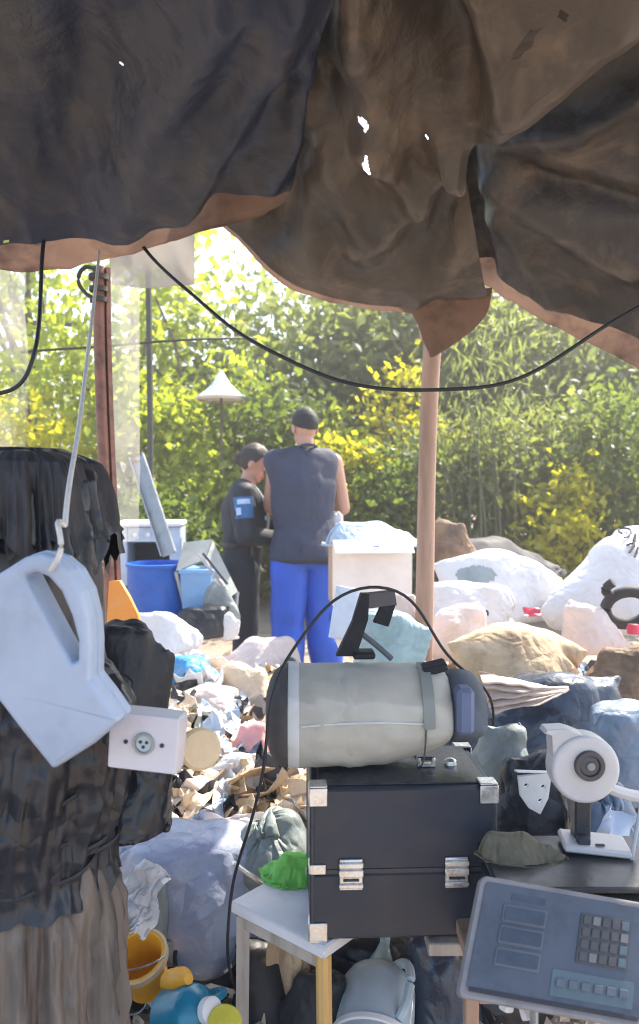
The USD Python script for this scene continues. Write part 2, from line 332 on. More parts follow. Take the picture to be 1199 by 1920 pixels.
mat('dirt', (.30, .235, .18), .95, .5, 2.5, .8, 30, col2=(.17, .13, .10), bdist=.02)
mat('hill_green', (.06, .075, .03), .95, .5, .6, .8, 5, bdist=.2)
def tarpmat(name, dark, base, tan, amount):
    n = {'tc': ('texture_coordinate', {}), 'n1': ('noise_texture', {'scale': 1.5, 'detail': 3, 'distortion': .6}), 'r1': ('rgb_ramp', {'ramp': [(.30, dark), (.62, base)]}),
         'n2': ('noise_texture', {'scale': 3.6, 'detail': 7, 'roughness': .66, 'distortion': .8}), 'r2': ('map_range', {'from_min': .50, 'from_max': .74, 'to_min': 0, 'to_max': amount, 'clamp': True}), 'mx': ('mix', {'color2': tan}),
         'mp': ('mapping', {'scale': (1, .35, .35), 'rotation': (0, 0, .3)}), 'n3': ('noise_texture', {'scale': 16, 'detail': 5, 'roughness': .6}), 'r3': ('map_range', {'from_min': .35, 'from_max': .7, 'to_min': .88, 'to_max': 1.10}), 'mu': ('vector_math', {'math_type': 'multiply'}),
         'n4': ('noise_texture', {'scale': 11, 'detail': 5, 'roughness': .55, 'distortion': .4}), 'b1': ('bump', {'strength': .6, 'distance': .018}), 'n5': ('noise_texture', {'scale': 60, 'detail': 3}), 'b2': ('bump', {'strength': .35, 'distance': .003}),
         'p': ('principled_bsdf', {'roughness': .46, 'specular_ior_level': .5})}
    M[name] = usdkit.material(stage, '/World/Looks/' + name, n, [('tc.object', 'n1.vector'), ('tc.object', 'n2.vector'), ('tc.object', 'mp.vector'), ('mp.vector', 'n3.vector'), ('tc.object', 'n4.vector'), ('tc.object', 'n5.vector'), ('n1.fac', 'r1.fac'), ('r1.color', 'mx.color1'), ('n2.fac', 'r2.value'), ('r2.result', 'mx.fac'),
        ('n3.fac', 'r3.value'), ('mx.color', 'mu.vector1'), ('r3.result', 'mu.vector2'), ('mu.vector', 'p.base_color'), ('n4.fac', 'b1.height'), ('n5.fac', 'b2.height'), ('b1.normal', 'b2.normal'), ('b2.normal', 'p.normal')], surface='p.BSDF')
tarpmat('tarp_navy', (.008, .016, .045), (.018, .024, .045), (.070, .058, .048), .6)
tarpmat('tarp_brown', (.028, .024, .022), (.085, .069, .057), (.20, .15, .11), .8)
tarpmat('tarp_grey', (.020, .018, .019), (.070, .060, .055), (.19, .145, .105), .85)
mat('hem_brown', (.19, .12, .09), .75, .4, 5, .5, 40, col2=(.05, .03, .028), trans=.22, bdist=.008)
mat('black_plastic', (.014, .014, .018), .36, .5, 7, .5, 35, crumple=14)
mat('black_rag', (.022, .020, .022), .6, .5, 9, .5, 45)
mat('skirt', (.150, .120, .098), .62, .6, 20, .6, 60, col2=(.030, .025, .026), stretch=(1, 1, .10))
mat('upper_wrap', (.060, .048, .044), .5, .5, 6, .5, 40, col2=(.02, .017, .02), stretch=(1, 1, .25))
mat('wood_pole', (.40, .25, .175), .7, .4, 10, .5, 50, col2=(.20, .12, .085), stretch=(1, 1, .12))
mat('wood_pale', (.46, .40, .35), .7, .3, 14, .4, 60, col2=(.26, .21, .17), stretch=(1, 1, .15))
mat('wood_yellow', (.58, .36, .13), .6, .3, 14, .4, 60, col2=(.38, .2, .07), stretch=(1, 1, .12))
mat('wood_top', (.66, .65, .66), .55, .25, 8, .3, 50)
mat('rust', (.23, .105, .075), .6, .5, 22, .4, 70, col2=(.10, .05, .04))
mat('grey_metal', (.36, .38, .40), .42, .35, 12, .2, 50, metallic=.5)
mat('bright_metal', (.62, .62, .62), .28, .2, 20, .1, 60, metallic=.9)
mat('dark_pole', (.055, .055, .04), .7, .4, 20)
mat('cable', (.012, .013, .015), .5, .2)
mat('cord_white', (.55, .53, .50), .8, .2, 60)
mat('rope', (.16, .12, .08), .9, .3, 60)
mat('jug_plastic', (.52, .61, .75), .38, .25, 6, .2, 22, col2=(.38, .46, .60), trans=.3)
mat('white_plastic', (.72, .71, .70), .4, .15, 6, .1, 30)
mat('cream_plastic', (.74, .58, .36), .5, .2, 8, .15, 30, trans=.2)
mat('canvas', (.41, .39, .335), .85, .35, 7, .45, 260, col2=(.33, .315, .275), bdist=.001)
mat('canvas_light', (.55, .55, .52), .8, .15, 10, .3, 200, bdist=.001)
mat('canvas_dark', (.085, .075, .075), .8, .3, 8, .4, 220, bdist=.001)
mat('canvas_blue', (.11, .13, .21), .7, .3, 6, .35, 200, bdist=.001)
mat('canvas_strap', (.21, .22, .20), .8, .25, 8, .3, 160, bdist=.001)
mat('canvas_shadow', (.085, .095, .11), .75, .3, 6, .4, 120, bdist=.002)
mat('case_black', (.020, .023, .033), .42, .5, 9, .35, 420, col2=(.030, .031, .036), bdist=.0006)
mat('case_edge', (.035, .036, .042), .35, .3, 20, .2, 90)
mat('chrome', (.70, .69, .66), .30, .25, 30, .2, 50, metallic=.85)
mat('webbing', (.010, .010, .012), .8, .3, 30, .4, 200)
mat('ivory_grey', (.50, .475, .465), .45, .2, 6, .15, 30)
mat('socket_white', (.56, .53, .56), .45, .15, 6, .1, 30)
mat('green_cloth', (.17, .50, .08), .75, .3, 12, .4, 90)
mat('scale_shell', (.095, .11, .135), .45, .3, 9, .15, 40, col2=(.06, .07, .085))
mat('scale_rim', (.21, .20, .205), .5, .35, 16, .15, 40)
mat('scale_face', (.068, .082, .108), .35, .35, 14, .08, 40)
mat('lcd', (.045, .06, .085), .22, .25, 20, .02, 30)
mat('keypad', (.06, .06, .065), .45, .3, 16, .1, 40)
mat('key_grey', (.068, .066, .07), .5, .2)
mat('key_teal', (.085, .125, .15), .5, .2)
mat('key_white', (.16, .16, .165), .5, .1)
mat('skin', (.46, .25, .18), .55, .14, 14, .15, 60)
mat('hair_black', (.012, .011, .012), .7, .3, 60, .6, 160)
mat('hair_brown', (.030, .020, .016), .6, .3, 60, .6, 160)
mat('vest_navy', (.030, .036, .066), .8, .22, 7, .4, 150, bdist=.002)
mat('trouser_blue', (.025, .11, .62), .65, .18, 5, .4, 60, bdist=.004)
mat('stripe_white', (.55, .60, .70), .7, .1)
mat('uniform', (.016, .018, .027), .75, .3, 7, .4, 150, bdist=.002)
mat('patch_blue', (.03, .12, .28), .7, .2, 30)
mat('patch_pale', (.40, .50, .66), .7, .2, 30)
mat('silver_trim', (.45, .45, .45), .5, .2, 30)
mat('shoe_black', (.012, .012, .013), .4, .2)
mat('eye_dark', (.01, .008, .008), .2, .1)
mat('lip', (.34, .13, .11), .5, .1)
mat('drum_blue', (.015, .12, .52), .38, .15, 6, .08, 20, trans=.12)
mat('bin_blue', (.22, .44, .78), .45, .15, 6, .1, 20, trans=.12)
mat('appliance_grey', (.46, .52, .60), .4, .25, 8, .1, 30)
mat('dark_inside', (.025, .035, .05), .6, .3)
mat('scrap_grey', (.28, .30, .29), .5, .35, 8, .3, 40, metallic=.25)
mat('orange_plastic', (.80, .40, .09), .45, .25, 5, .1, 20, col2=(.72, .56, .38), trans=.25)
mat('white_bag', (.74, .74, .76), .32, .07, 5, .5, 26, trans=.28, bdist=.01, crumple=16)
mat('pinkish_bag', (.76, .68, .65), .34, .08, 5, .5, 26, trans=.28, bdist=.01, crumple=17)
mat('cream_bag', (.74, .61, .45), .45, .12, 6, .5, 26, trans=.12, bdist=.01, crumple=18)
mat('cyan_bag', (.07, .36, .72), .35, .4, 9, .5, 26, col2=(.4, .6, .78), trans=.15, bdist=.008, crumple=24)
mat('blue_film_bag', (.40, .44, .56), .16, .3, 4, .7, 16, col2=(.27, .31, .46), trans=.2, bdist=.012, crumple=12)
mat('grey_bag', (.26, .29, .28), .38, .4, 5, .6, 18, col2=(.14, .16, .16), trans=.12, bdist=.01, crumple=14)
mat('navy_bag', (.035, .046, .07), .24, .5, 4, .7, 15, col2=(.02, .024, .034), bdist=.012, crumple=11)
mat('slate_bag', (.15, .20, .27), .34, .4, 4, .6, 16, col2=(.09, .12, .17), bdist=.012, crumple=13)
mat('tan_cloth', (.52, .38, .24), .8, .35, 8, .5, 40, col2=(.26, .16, .095), bdist=.008, crumple=16)
mat('brown_cloth', (.22, .135, .08), .8, .45, 7, .5, 40, col2=(.08, .048, .03), bdist=.008, crumple=18)
mat('pleat_pale', (.62, .50, .42), .65, .25, 7, .4, 40, trans=.12)
mat('cardboard', (.46, .31, .19), .85, .25, 8, .3, 50)
mat('cardboard_pale', (.80, .71, .65), .8, .15, 6, .2, 40, col2=(.70, .62, .58))
mat('sheet_blue', (.50, .62, .76), .45, .25, 7, .4, 30, trans=.15, crumple=20)
mat('teal_film', (.46, .60, .62), .3, .3, 7, .5, 25, trans=.2, bdist=.008, crumple=18)
mat('teal_plastic', (.02, .22, .34), .28, .3, 5, .1, 20)
mat('yellow_plastic', (.78, .38, .03), .4, .25, 6, .1, 25)
mat('lemon_plastic', (.80, .68, .08), .45, .2)
mat('pot_black', (.02, .022, .026), .4, .4, 9)
mat('can_grey', (.40, .46, .50), .38, .25, 6, .1, 25)
mat('red_plastic', (.62, .05, .09), .45, .2)
mat('pink_plastic', (.72, .34, .33), .55, .25, 8, .2, 25)
mat('tyre', (.035, .03, .032), .75, .3, 12)
mat('dark_heap', (.06, .055, .06), .8, .5, 6, .6, 25)
mat('bark', (.11, .085, .06), .9, .45, 12, .7, 40, col2=(.05, .038, .028), stretch=(1, 1, .25), bdist=.02)
mat('culm', (.12, .125, .07), .6, .3, 9)
mat('ink', (.03, .03, .04), .7, .1)
mat('olive_rag', (.15, .13, .085), .85, .4, 12, .5, 60, crumple=26)
mat('tent_white', (.78, .78, .78), .6, .08, 4)
mat('tent_tan', (.55, .42, .30), .7, .2, 6)
film('film_grey', (.26, .235, .21), .16)
film('film_pale', (.66, .62, .56), .76)
film('film_clear', (.70, .74, .80), .45, .15)
leafmat('leaf_green', [(.09, .125, .04), (.15, .19, .06), (.21, .25, .08), (.11, .15, .065)], .55)
leafmat('leaf_grey', [(.15, .175, .095), (.21, .24, .14), (.28, .30, .18), (.16, .195, .11)], .52)
leafmat('leaf_yellow', [(.34, .32, .03), (.44, .41, .04), (.28, .31, .05), (.46, .41, .04)], .6)
leafmat('leaf_lime', [(.23, .27, .05), (.32, .35, .065), (.38, .39, .075), (.20, .25, .06)], .58)
confetti('litter_mix', ['b5a48f', 'd9cbb6', '4a4340', 'e6dfda', '8a745c', 'cfae80', '57565c', 'efe6dc', 'a08a74', 'bdb0ad', '363230', 'e0c89a', 'aaa0ac', 'e9e2e8', '7a614b', 'c8c0bd', 'd8b3a8', 'c2c8d6'])

# ------------------------------------------------------------------ ground
def gz(x, y):
    x, y = np.asarray(x, float), np.asarray(y, float)
    prof = np.interp(y, [-3, .9, 1.3, 1.8, 2.3, 3.0, 3.8, 4.25, 4.6, 6.0, 9.0, 14, 40, 90], [0, 0, .10, .30, .42, .49, .47, .28, .10, .10, .15, .3, 2.0, 6.0])
    side = np.exp(-(np.maximum(np.abs(x) - 2.6, 0) / 1.2) ** 2)
    prof = np.where(y < 5.5, prof * (.15 + .85*side), prof)
    p = np.stack(np.broadcast_arrays(x, y, 0*x), -1)
    near = np.clip(1 - (np.hypot(x, y - 2.5) - 3) / 3, 0, 1)
    return prof + .07 * near * fb(p, 1.9, 4, 4) * 2 * np.clip((y - .9) * 1.2, 0, 1) + .03 * fb(p, 5.0, 6, 3) * near
def grid_mesh(xs, ys, zf):
    X, Y = np.meshgrid(xs, ys, indexing='ij'); Z = zf(X, Y); n, k = X.shape
    i, j = np.meshgrid(np.arange(n-1), np.arange(k-1), indexing='ij'); a = (i*k+j).ravel()
    return trimesh.Trimesh(np.stack([X, Y, Z], -1).reshape(-1, 3), np.vstack([np.stack([a, a+k, a+k+1], 1), np.stack([a, a+k+1, a+1], 1)]), process=False)
xs = np.r_[-120, -60, -30, -15, -8, -5, np.linspace(-3.6, 3.6, 140), 5, 8, 15, 30, 60, 120]
ys = np.r_[-100, -40, -15, -6, -3, -1, np.linspace(0, 6, 130), 7, 8, 9, 10, 12, 15, 20, 30, 45, 60, 90, 140]
obj('ground', grid_mesh(xs, ys, gz), 'dirt', smooth=True, kind='structure')
hx, hy = np.linspace(-90, 90, 60), np.linspace(45, 120, 24)
obj('wooded_hill', grid_mesh(hx, hy, lambda X, Y: gz(X, Y) - .8 + 5.0*np.sin(np.clip((Y-45)/75, 0, 1)*PI)*(1+.5*fb(np.stack([X, Y, 0*X], -1), .05, 3))), 'hill_green', smooth=True, kind='structure')

def hit(px, py, y0=1.3, y1=8.0):
    Y = np.arange(y0, y1, .02); d = (at(px, py, 2.0) - CAM) / 2.0; P = CAM + d*Y[:, None]; g = gz(P[:, 0], P[:, 1]); k = np.nonzero(P[:, 2] <= g)[0]
    return None if not len(k) else np.array([P[k[0], 0], P[k[0], 1], g[k[0]]])

# ------------------------------------------------------------------ trees beyond the heap
def tree(name, label, px, D, h, spread, leaf, lmat, seed, nleaf=5200, base=.18, lean=0, cat='tree', group=None, clumps=26, squash=1.0):
    rg = np.random.default_rng(seed); c = at(px, 920, D); x0, y0 = c[0], D; z0 = float(gz(x0, y0))
    t = thing(name, label, cat, (x0, y0, z0), group=group)
    cz = h * (base + (1-base)/2); rz = h * (1-base)/2
    cl = []
    for k in range(clumps):
        d = rg.normal(size=3); d /= np.linalg.norm(d); r = rg.uniform(.35, 1) ** .6
        cl.append([lean*h*.3 + d[0]*r*spread, d[1]*r*spread*.8, cz + d[2]*r*rz])
    cl = np.array(cl)
    obj('trunk', tube([(0, 0, -.1), (lean*h*.1+.03, .02, h*.25), (lean*h*.22-.03, 0, h*.55), (lean*h*.3, 0, h*.8)], [.030*h, .022*h, .014*h, .004*h], 8, 10), 'bark', t)
    for k in rg.choice(clumps, min(9, clumps), replace=False):
        s = rg.uniform(.18, .6); st = np.array([lean*h*.3*s, 0, h*s]); e = cl[k]
        mid = (st + e)/2 + rg.normal(size=3)*.08*h*.5 + [0, 0, .03*h]
        obj('limb', tube([st, mid, e], [.011*h, .007*h, .003*h], 5, 6), 'bark', t)
    nleaf = int(nleaf*1.6); w = rg.uniform(.2, 1.8, clumps); idx = rg.choice(clumps, nleaf, p=w/w.sum())
    sc = np.minimum(spread, rz) * .34
    pos = cl[idx] + rg.normal(size=(nleaf, 3)) * sc * np.array([1, 1, .8*squash])
    pos[:, 2] = np.maximum(pos[:, 2], .05)
    a = rg.normal(size=(nleaf, 3)); a /= np.linalg.norm(a, axis=1, keepdims=True); a[:, 2] -= .35; a /= np.linalg.norm(a, axis=1, keepdims=True)
    b = np.cross(a, rg.normal(size=(nleaf, 3))); b /= np.linalg.norm(b, axis=1, keepdims=True)
    n = np.cross(a, b); nleaf = len(pos); L = .72 * leaf * rg.uniform(.5, 1.6, (nleaf, 1)); wd = L * .30
    v = np.stack([pos, pos + a*L*.5 + b*wd + n*L*.06, pos + a*L, pos + a*L*.5 - b*wd + n*L*.06], 1).reshape(-1, 3)
    q = np.arange(nleaf)[:, None]*4; f = np.vstack([q + [0, 1, 2], q + [0, 2, 3]])
    o = obj('foliage', trimesh.Trimesh(v, f, process=False), lmat, t, smooth=False); return t

TREES = [
 ('broadleaf_tree', 'tall pale green tree behind the rusty pipe post at far left', 60, 11.5, 6.2, 1.7, .21, 'leaf_lime', 11),
 ('broadleaf_tree', 'bright lime tree behind the thin dark pole', 255, 10.5, 5.0, 1.2, .21, 'leaf_lime', 12),
 ('broadleaf_tree', 'tree with blue sky showing through its thin crown beneath the gap between two tarps', 440, 11.5, 3.5, 1.3, .20, 'leaf_green', 13),
 ('broadleaf_tree', 'grey green tree directly behind the head of the person in blue trousers', 590, 11.0, 4.2, 1.3, .20, 'leaf_grey', 14),
 ('broadleaf_tree', 'tall sage green tree directly behind the wooden pole', 745, 11.2, 4.8, 1.35, .20, 'leaf_grey', 15),
 ('broadleaf_tree', 'dense grey green tree right of the wooden pole', 905, 11.6, 4.9, 1.4, .20, 'leaf_grey', 16),
 ('broadleaf_tree', 'sage green tree behind the green bush at right, under the sloping tarp hem', 1060, 11.2, 4.4, 1.3, .20, 'leaf_grey', 17),
 ('broadleaf_tree', 'grey green tree at the far right edge below the tarp hem', 1215, 10.6, 3.8, 1.2, .20, 'leaf_grey', 18),
]
for a, nl_ in zip(TREES, (2600, 1900, 2400, 3600, 3900, 3800, 3400, 2800)): tree(*a, nleaf=nl_)
BUSHES = [
 ('leafy_bush', 'lime bush at the far left above the draped black plastic', 70, 8.6, 2.6, .75, .12, 'leaf_yellow', 21, 2600),
 ('leafy_bush', 'yellow green bush behind the rusty pipe post', 250, 8.8, 2.9, .6, .12, 'leaf_lime', 22, 3200),
 ('leafy_bush', 'green bush behind the leaning grey metal channel', 345, 8.4, 2.0, .65, .11, 'leaf_lime', 23, 3600),
 ('leafy_bush', 'low dark bush left of the person in black uniform', 330, 7.2, 1.25, .45, .10, 'leaf_green', 24, 2200),
 ('leafy_bush', 'green bush behind the head of the person in black uniform', 460, 8.6, 2.3, .75, .11, 'leaf_green', 25, 4200),
 ('yellow_bush', 'bright yellow leaved bush just right of the head of the person in blue trousers', 662, 8.0, 1.95, .36, .10, 'leaf_yellow', 26, 1700),
 ('yellow_bush', 'tall yellow leaved bush immediately left of the wooden pole', 740, 8.8, 2.75, .50, .10, 'leaf_yellow', 27, 1900),
 ('leafy_bush', 'dark green bush between the person in blue trousers and the wooden pole', 715, 8.0, 1.75, .62, .10, 'leaf_green', 28, 3800),
 ('leafy_bush', 'grey green bush beside the wooden pole on its right', 880, 8.4, 2.1, .70, .10, 'leaf_grey', 29, 4200),
 ('yellow_bush', 'round yellow leaved bush above the white sacks at right', 1050, 7.6, 1.62, .34, .10, 'leaf_yellow', 30, 1300),
 ('leafy_bush', 'grey green bush behind the round yellow leaved bush', 1010, 8.6, 2.2, .80, .10, 'leaf_grey', 31, 4600),
 ('leafy_bush', 'green bush at the right frame edge above the white sack', 1175, 8.2, 2.2, .75, .10, 'leaf_green', 32, 4400),
 ('leafy_bush', 'pale green bush under the thin tree with sky gaps', 520, 9.2, 2.9, .75, .11, 'leaf_lime', 33, 3000),
]
for a in BUSHES:
    tree(*a[:6], a[6]*1.25, *a[7:9], nleaf=int(a[9]*.62), base=.05, cat='bush', clumps=18)
# multi-stemmed thicket: bare upright culms
cg = thing('cane_clump', 'clump of thin upright grey green canes between the wooden pole and the round yellow bush', 'cane', at(930, 920, 7.9)*[1, 1, 0] + [0, 0, .12])
rg = np.random.default_rng(5)
for k in range(8):
    x, y = rg.normal(size=2)*[.20, .12]; lx, ly = rg.normal(size=2)*[.22, .1]; h = rg.uniform(1.9, 2.9)
    obj('cane', tube([(x, y, 0), (x+lx*.3, y+ly*.3, h*.5), (x+lx, y+ly, h)], [.016, .012, .004], 5, 6), 'culm', cg)
nl = 900; pos = np.stack([rg.normal(size=nl)*.33, rg.normal(size=nl)*.2, rg.uniform(.7, 3.0, nl)], 1)
a = rg.normal(size=(nl, 3))*[.5, .5, 1]; a /= np.linalg.norm(a, axis=1, keepdims=True); b = np.cross(a, rg.normal(size=(nl, 3))); b /= np.linalg.norm(b, axis=1, keepdims=True)
L = rg.uniform(.10, .2, (nl, 1)); v = np.stack([pos, pos+a*L*.5+b*.012, pos+a*L, pos+a*L*.5-b*.012], 1).reshape(-1, 3); q = np.arange(nl)[:, None]*4
obj('foliage', trimesh.Trimesh(v, np.vstack([q+[0, 1, 2], q+[0, 2, 3]]), process=False), 'leaf_grey', cg, smooth=False)

# white peaked canopy among the trees
c = at(415, 745, 8.2)
t = thing('peaked_canopy', 'small white peaked canopy standing among the trees left of the two people', 'canopy', (c[0], c[1], 0))
zc = c[2]; prof = [(.27, zc-.01), (.275, zc+.005), (.19, zc+.055), (.10, zc+.14), (.05, zc+.22), (.015, zc+.28), (0, zc+.29)]
m = lathe(prof, 8); obj('canopy_top', m, 'tent_white', t, smooth=False)
obj('valance', lathe([(.262, zc-.035), (.27, zc-.012)], 8), 'tent_tan', t, smooth=False)
obj('pole', tube([(0, 0, .1), (0, 0, zc+.2)], .014, 8), 'bark', t)

# ------------------------------------------------------------------ posts that carry the tarps
def post(name, label, px_top, py_top, px_bot, D, r, mt, extra=.02):
    a = at(px_top, py_top, D); b = at(px_bot, 1220, D); z0 = float(gz(b[0], D)) - .12
    k = (z0 - b[2]) / (a[2] - b[2]); foot = b + (a - b)*k
    t = thing(name, label, 'post', foot); p = [np.zeros(3), (a-foot)*.35 + [.006, 0, 0], (a-foot)*.7 - [.004, 0, 0], a-foot]
    return t, p, a - foot
t, p, top = post('wooden_pole', 'brown wooden pole holding up the brown tarp behind the beige bag', 812, 640, 791, 2.85, .034, 'wood_pole')
obj('shaft', tube(p, [.036, .034, .032, .033], 14, 24), 'wood_pole', t)
obj('pole_head', tube([top + [-.045, 0, .02], top + [.07, 0, .05]], [.022, .018], 10), 'wood_pole', t)
t, p, top = post('pipe_post', 'rusty brown steel pipe post with clamps at its top under the dark tarp', 185, 500, 207, 2.6, .024, 'rust')
obj('pipe', tube(p, .019, 14, 12), 'rust', t)
obj('angle_bar', moved(tube(p, .011, 4, 12), (.026, .012, 0)), 'rust', t)
for k, (dz, w) in enumerate([(-.035, .033), (-.075, .031), (-.11, .030)]):
    obj('clamp', moved(lathe([(.021, -.008), (w, -.008), (w, .008), (.021, .008), (.021, -.008)], 14), top + [0, 0, dz]), 'dark_pole', t)
obj('bracket', tube([top+[0, -.02, -.02], top+[-.05, -.02, -.015], top+[-.062, -.02, -.05], top+[-.04, -.02, -.09], top+[-.012, -.02, -.11]], .007, 6, 16), 'dark_pole', t)
a, b = at(277, 440, 5.0), at(281, 1000, 5.0)
t = thing('thin_pole', 'thin dark upright pole standing behind the scrap left of the people', 'pole', (b[0], 5.0, .05))
obj('shaft', tube([(0, 0, 0), (a[0]-b[0]+.01, 0, (a[2]-.05)*.5), (a[0]-b[0], 0, a[2]-.05)], .020, 8, 10), 'dark_pole', t)
obj('foot_wrap', moved(lathe([(.017, 0), (.026, .02), (.024, .09), (.017, .1)], 10), (0, 0, .02)), 'rope', t)

# ------------------------------------------------------------------ tarps overhead
def bicubic(ctrl, nu, nv):
    from scipy.interpolate import PchipInterpolator
    c = np.asarray(ctrl, float); r, k = c.shape[:2]
    c = PchipInterpolator(np.arange(k), c, axis=1)(np.linspace(0, k-1, nu))
    return PchipInterpolator(np.arange(r), c, axis=0)(np.linspace(0, r-1, nv))          # nv x nu x 3
def project(P):
    d = P - CAM; fwd = np.array([0, math.cos(PITCH), -math.sin(PITCH)]); up = np.array([0, math.sin(PITCH), math.cos(PITCH)])
    z = np.maximum(d @ fwd, .05); return np.stack([599.5 + F*d[..., 0]/z, 960 - F*(d @ up)/z], -1)
def seg_dist(q, poly):
    best = np.full(q.shape[:-1], 1e9)
    for a, b in zip(np.asarray(poly, float)[:-1], np.asarray(poly, float)[1:]):
        ab = b-a; tt = np.clip(((q-a) @ ab)/(ab @ ab), 0, 1); best = np.minimum(best, np.linalg.norm(q - a - tt[..., None]*ab, axis=-1))
    return best
def tarp(name, label, rows, nu, nv, mt, hem_mat, hem_rows, creases, holes, seed, amp, extra=None, back=(2.42, .45)):
    ctrl = [[at(x, y, d) for (x, y), d in zip(pts, D if np.ndim(D) else [D]*len(pts))] for pts, D in rows]
    last = np.array(ctrl[-1]); over = last.copy(); over[:, 1] = back[1]; over[:, 2] = back[0] + .06; over[:, 0] *= 1.05
    mid = last*.5 + over*.5; mid[:, 2] = back[0]
    ctrl += [list(mid), list(over)]
    P = bicubic(ctrl, nu, nv); q = project(P)
    gu, gv = np.gradient(P, axis=1), np.gradient(P, axis=0); N = np.cross(gu, gv); N /= np.linalg.norm(N, axis=-1, keepdims=True) + 1e-12
    N *= np.where(((CAM - P) * N).sum(-1, keepdims=True) > 0, 1, -1)                # towards the people below
    h = np.zeros(P.shape[:2]); s = np.stack([P[..., 0]*1.0, P[..., 1]*.45, P[..., 2]*.5], -1)
    h += amp * (2.0*fb(s, 2.0, seed, 3) + .7*ridged(s, 3.0, seed+2, 2) + .30*ridged(s*[1, 1.3, 1] + .15*np.stack([fb(s, 3, 60+c, 2) for c in range(3)], -1), 8, seed+4, 2))
    for poly, wid, dep in creases:
        h += 1.35 * dep * np.exp(-(seg_dist(q, poly)/wid)**2)
    fade = np.clip(np.arange(nv)[:, None] / 14.0, .25, 1)
    P = P + N * (h*fade)[..., None]
    P[..., 2] += .008 * fb(P, 14, seed+8, 2) * 2
    P[:3, :, 2] += .016 * (fb(P[:1], 9, seed+30, 4) * 2) * np.array([1, .6, .25])[:, None]
    i, j = np.meshgrid(np.arange(nv-1), np.arange(nu-1), indexing='ij'); a = (i*nu+j).ravel()
    f = np.stack([np.stack([a, a+nu, a+nu+1], 1), np.stack([a, a+nu+1, a+1], 1)], 1); cen = q[:-1, :-1].reshape(-1, 2)
    keep = np.ones(len(a), bool)
    for hx_, hy_, rx, ry, ang in holes:
        d = cen - [hx_, hy_]; ca, sa = math.cos(math.radians(ang)), math.sin(math.radians(ang))
        u, w = d[:, 0]*ca + d[:, 1]*sa, -d[:, 0]*sa + d[:, 1]*ca
        wob = 1 + .9*fb(np.stack([cen[:, 0], cen[:, 1], 0*u], -1), .09, seed+20, 2)*2
        keep &= ~((u/rx)**2 + (w/ry)**2 < wob)
    row = (a // nu); v = P.reshape(-1, 3)
    t = thing(name, label, 'tarp')
    for part, sel, mm in (('sheet', keep & (row >= hem_rows), mt), ('hem', keep & (row < hem_rows), hem_mat)):
        if sel.sum():
            msh = trimesh.Trimesh(v, f[sel].reshape(-1, 3), process=False); msh.remove_unreferenced_vertices()
            obj(part, msh, mm, t, smooth=True)
    return t, P
tarp('dark_tarp', 'dark navy tarp with a brown hem sagging overhead at the left', [
  ([(-300, 535), (0, 508), (150, 500), (280, 466), (400, 430), (497, 402)], [2.4, 2.42, 2.45, 2.45, 2.45, 2.45]),
  ([(-300, 455), (0, 440), (150, 425), (290, 392), (420, 360), (545, 330)], 2.36),
  ([(-300, 300), (0, 290), (160, 280), (300, 270), (440, 255), (556, 225)], 2.12),
  ([(-300, 120), (0, 110), (180, 110), (320, 110), (460, 110), (585, 90)], 1.86),
  ([(-300, -60), (0, -60), (180, -60), (330, -60), (480, -60), (640, -70)], 1.58),
  ([(-300, -320), (0, -320), (180, -320), (330, -320), (480, -320), (700, -320)], 1.26)],
  190, 230, 'tarp_navy', 'hem_brown', 28, [([(230, 420), (290, 200), (420, -40)], 60, .07), ([(340, 360), (470, 150), (540, -50)], 50, .07), ([(400, 360), (520, 150)], 40, -.05), ([(120, 300), (160, 100), (150, -60)], 60, -.03), ([(500, 330), (545, 240), (570, 90)], 20, .03)],
  [(226, 116, 4, 3, 0), (14, 447, 3.5, 4, 0)], 3, .045)
tB, PB = tarp('brown_tarp', 'brown grey tarp with torn bright holes draped overhead in the middle', [
  ([(370, 385), (440, 441), (540, 538), (680, 578), (800, 582), (918, 556)], [2.62, 2.62, 2.65, 2.72, 2.8, 2.75]),
  ([(400, 330), (480, 370), (600, 430), (720, 450), (815, 450), (904, 470)], 2.48),
  ([(430, 190), (530, 205), (640, 235), (740, 245), (800, 245), (858, 240)], 2.12),
  ([(480, 60), (580, 60), (690, 75), (800, 95), (900, 130), (1010, 168)], 1.88),
  ([(480, -60), (600, -60), (750, -60), (900, -50), (1060, 0), (1200, 50)], 1.62),
  ([(400, -320), (650, -320), (850, -320), (1050, -300), (1300, -250), (1560, -200)], 1.3)],
  220, 250, 'tarp_brown', 'hem_brown', 3, [([(850, 240), (770, 350), (680, 450)], 34, .06), ([(560, 160), (620, 260), (680, 380)], 46, .07), ([(610, 150), (560, 320), (520, 420)], 40, -.05), ([(690, 230), (740, 300), (780, 340)], 26, .05), ([(880, 300), (800, 480)], 40, -.04), ([(580, 330), (600, 500)], 40, .04),
   ([(640, -50), (700, 120), (720, 230)], 50, .07), ([(850, 232), (1000, 150), (1180, 20)], 50, .06), ([(780, -50), (860, 80), (880, 180)], 46, -.06), ([(540, 140), (620, -60)], 40, -.05), ([(900, -40), (960, 110)], 40, .05)],
  [(689, 188, 13, 8, 20), (694, 240, 7, 20, 8), (910, 176, 5, 4, 0), (805, 216, 4, 4, 0), (993, 50, 28, 9, -38), (1062, 4, 12, 9, 20)], 7, .05)
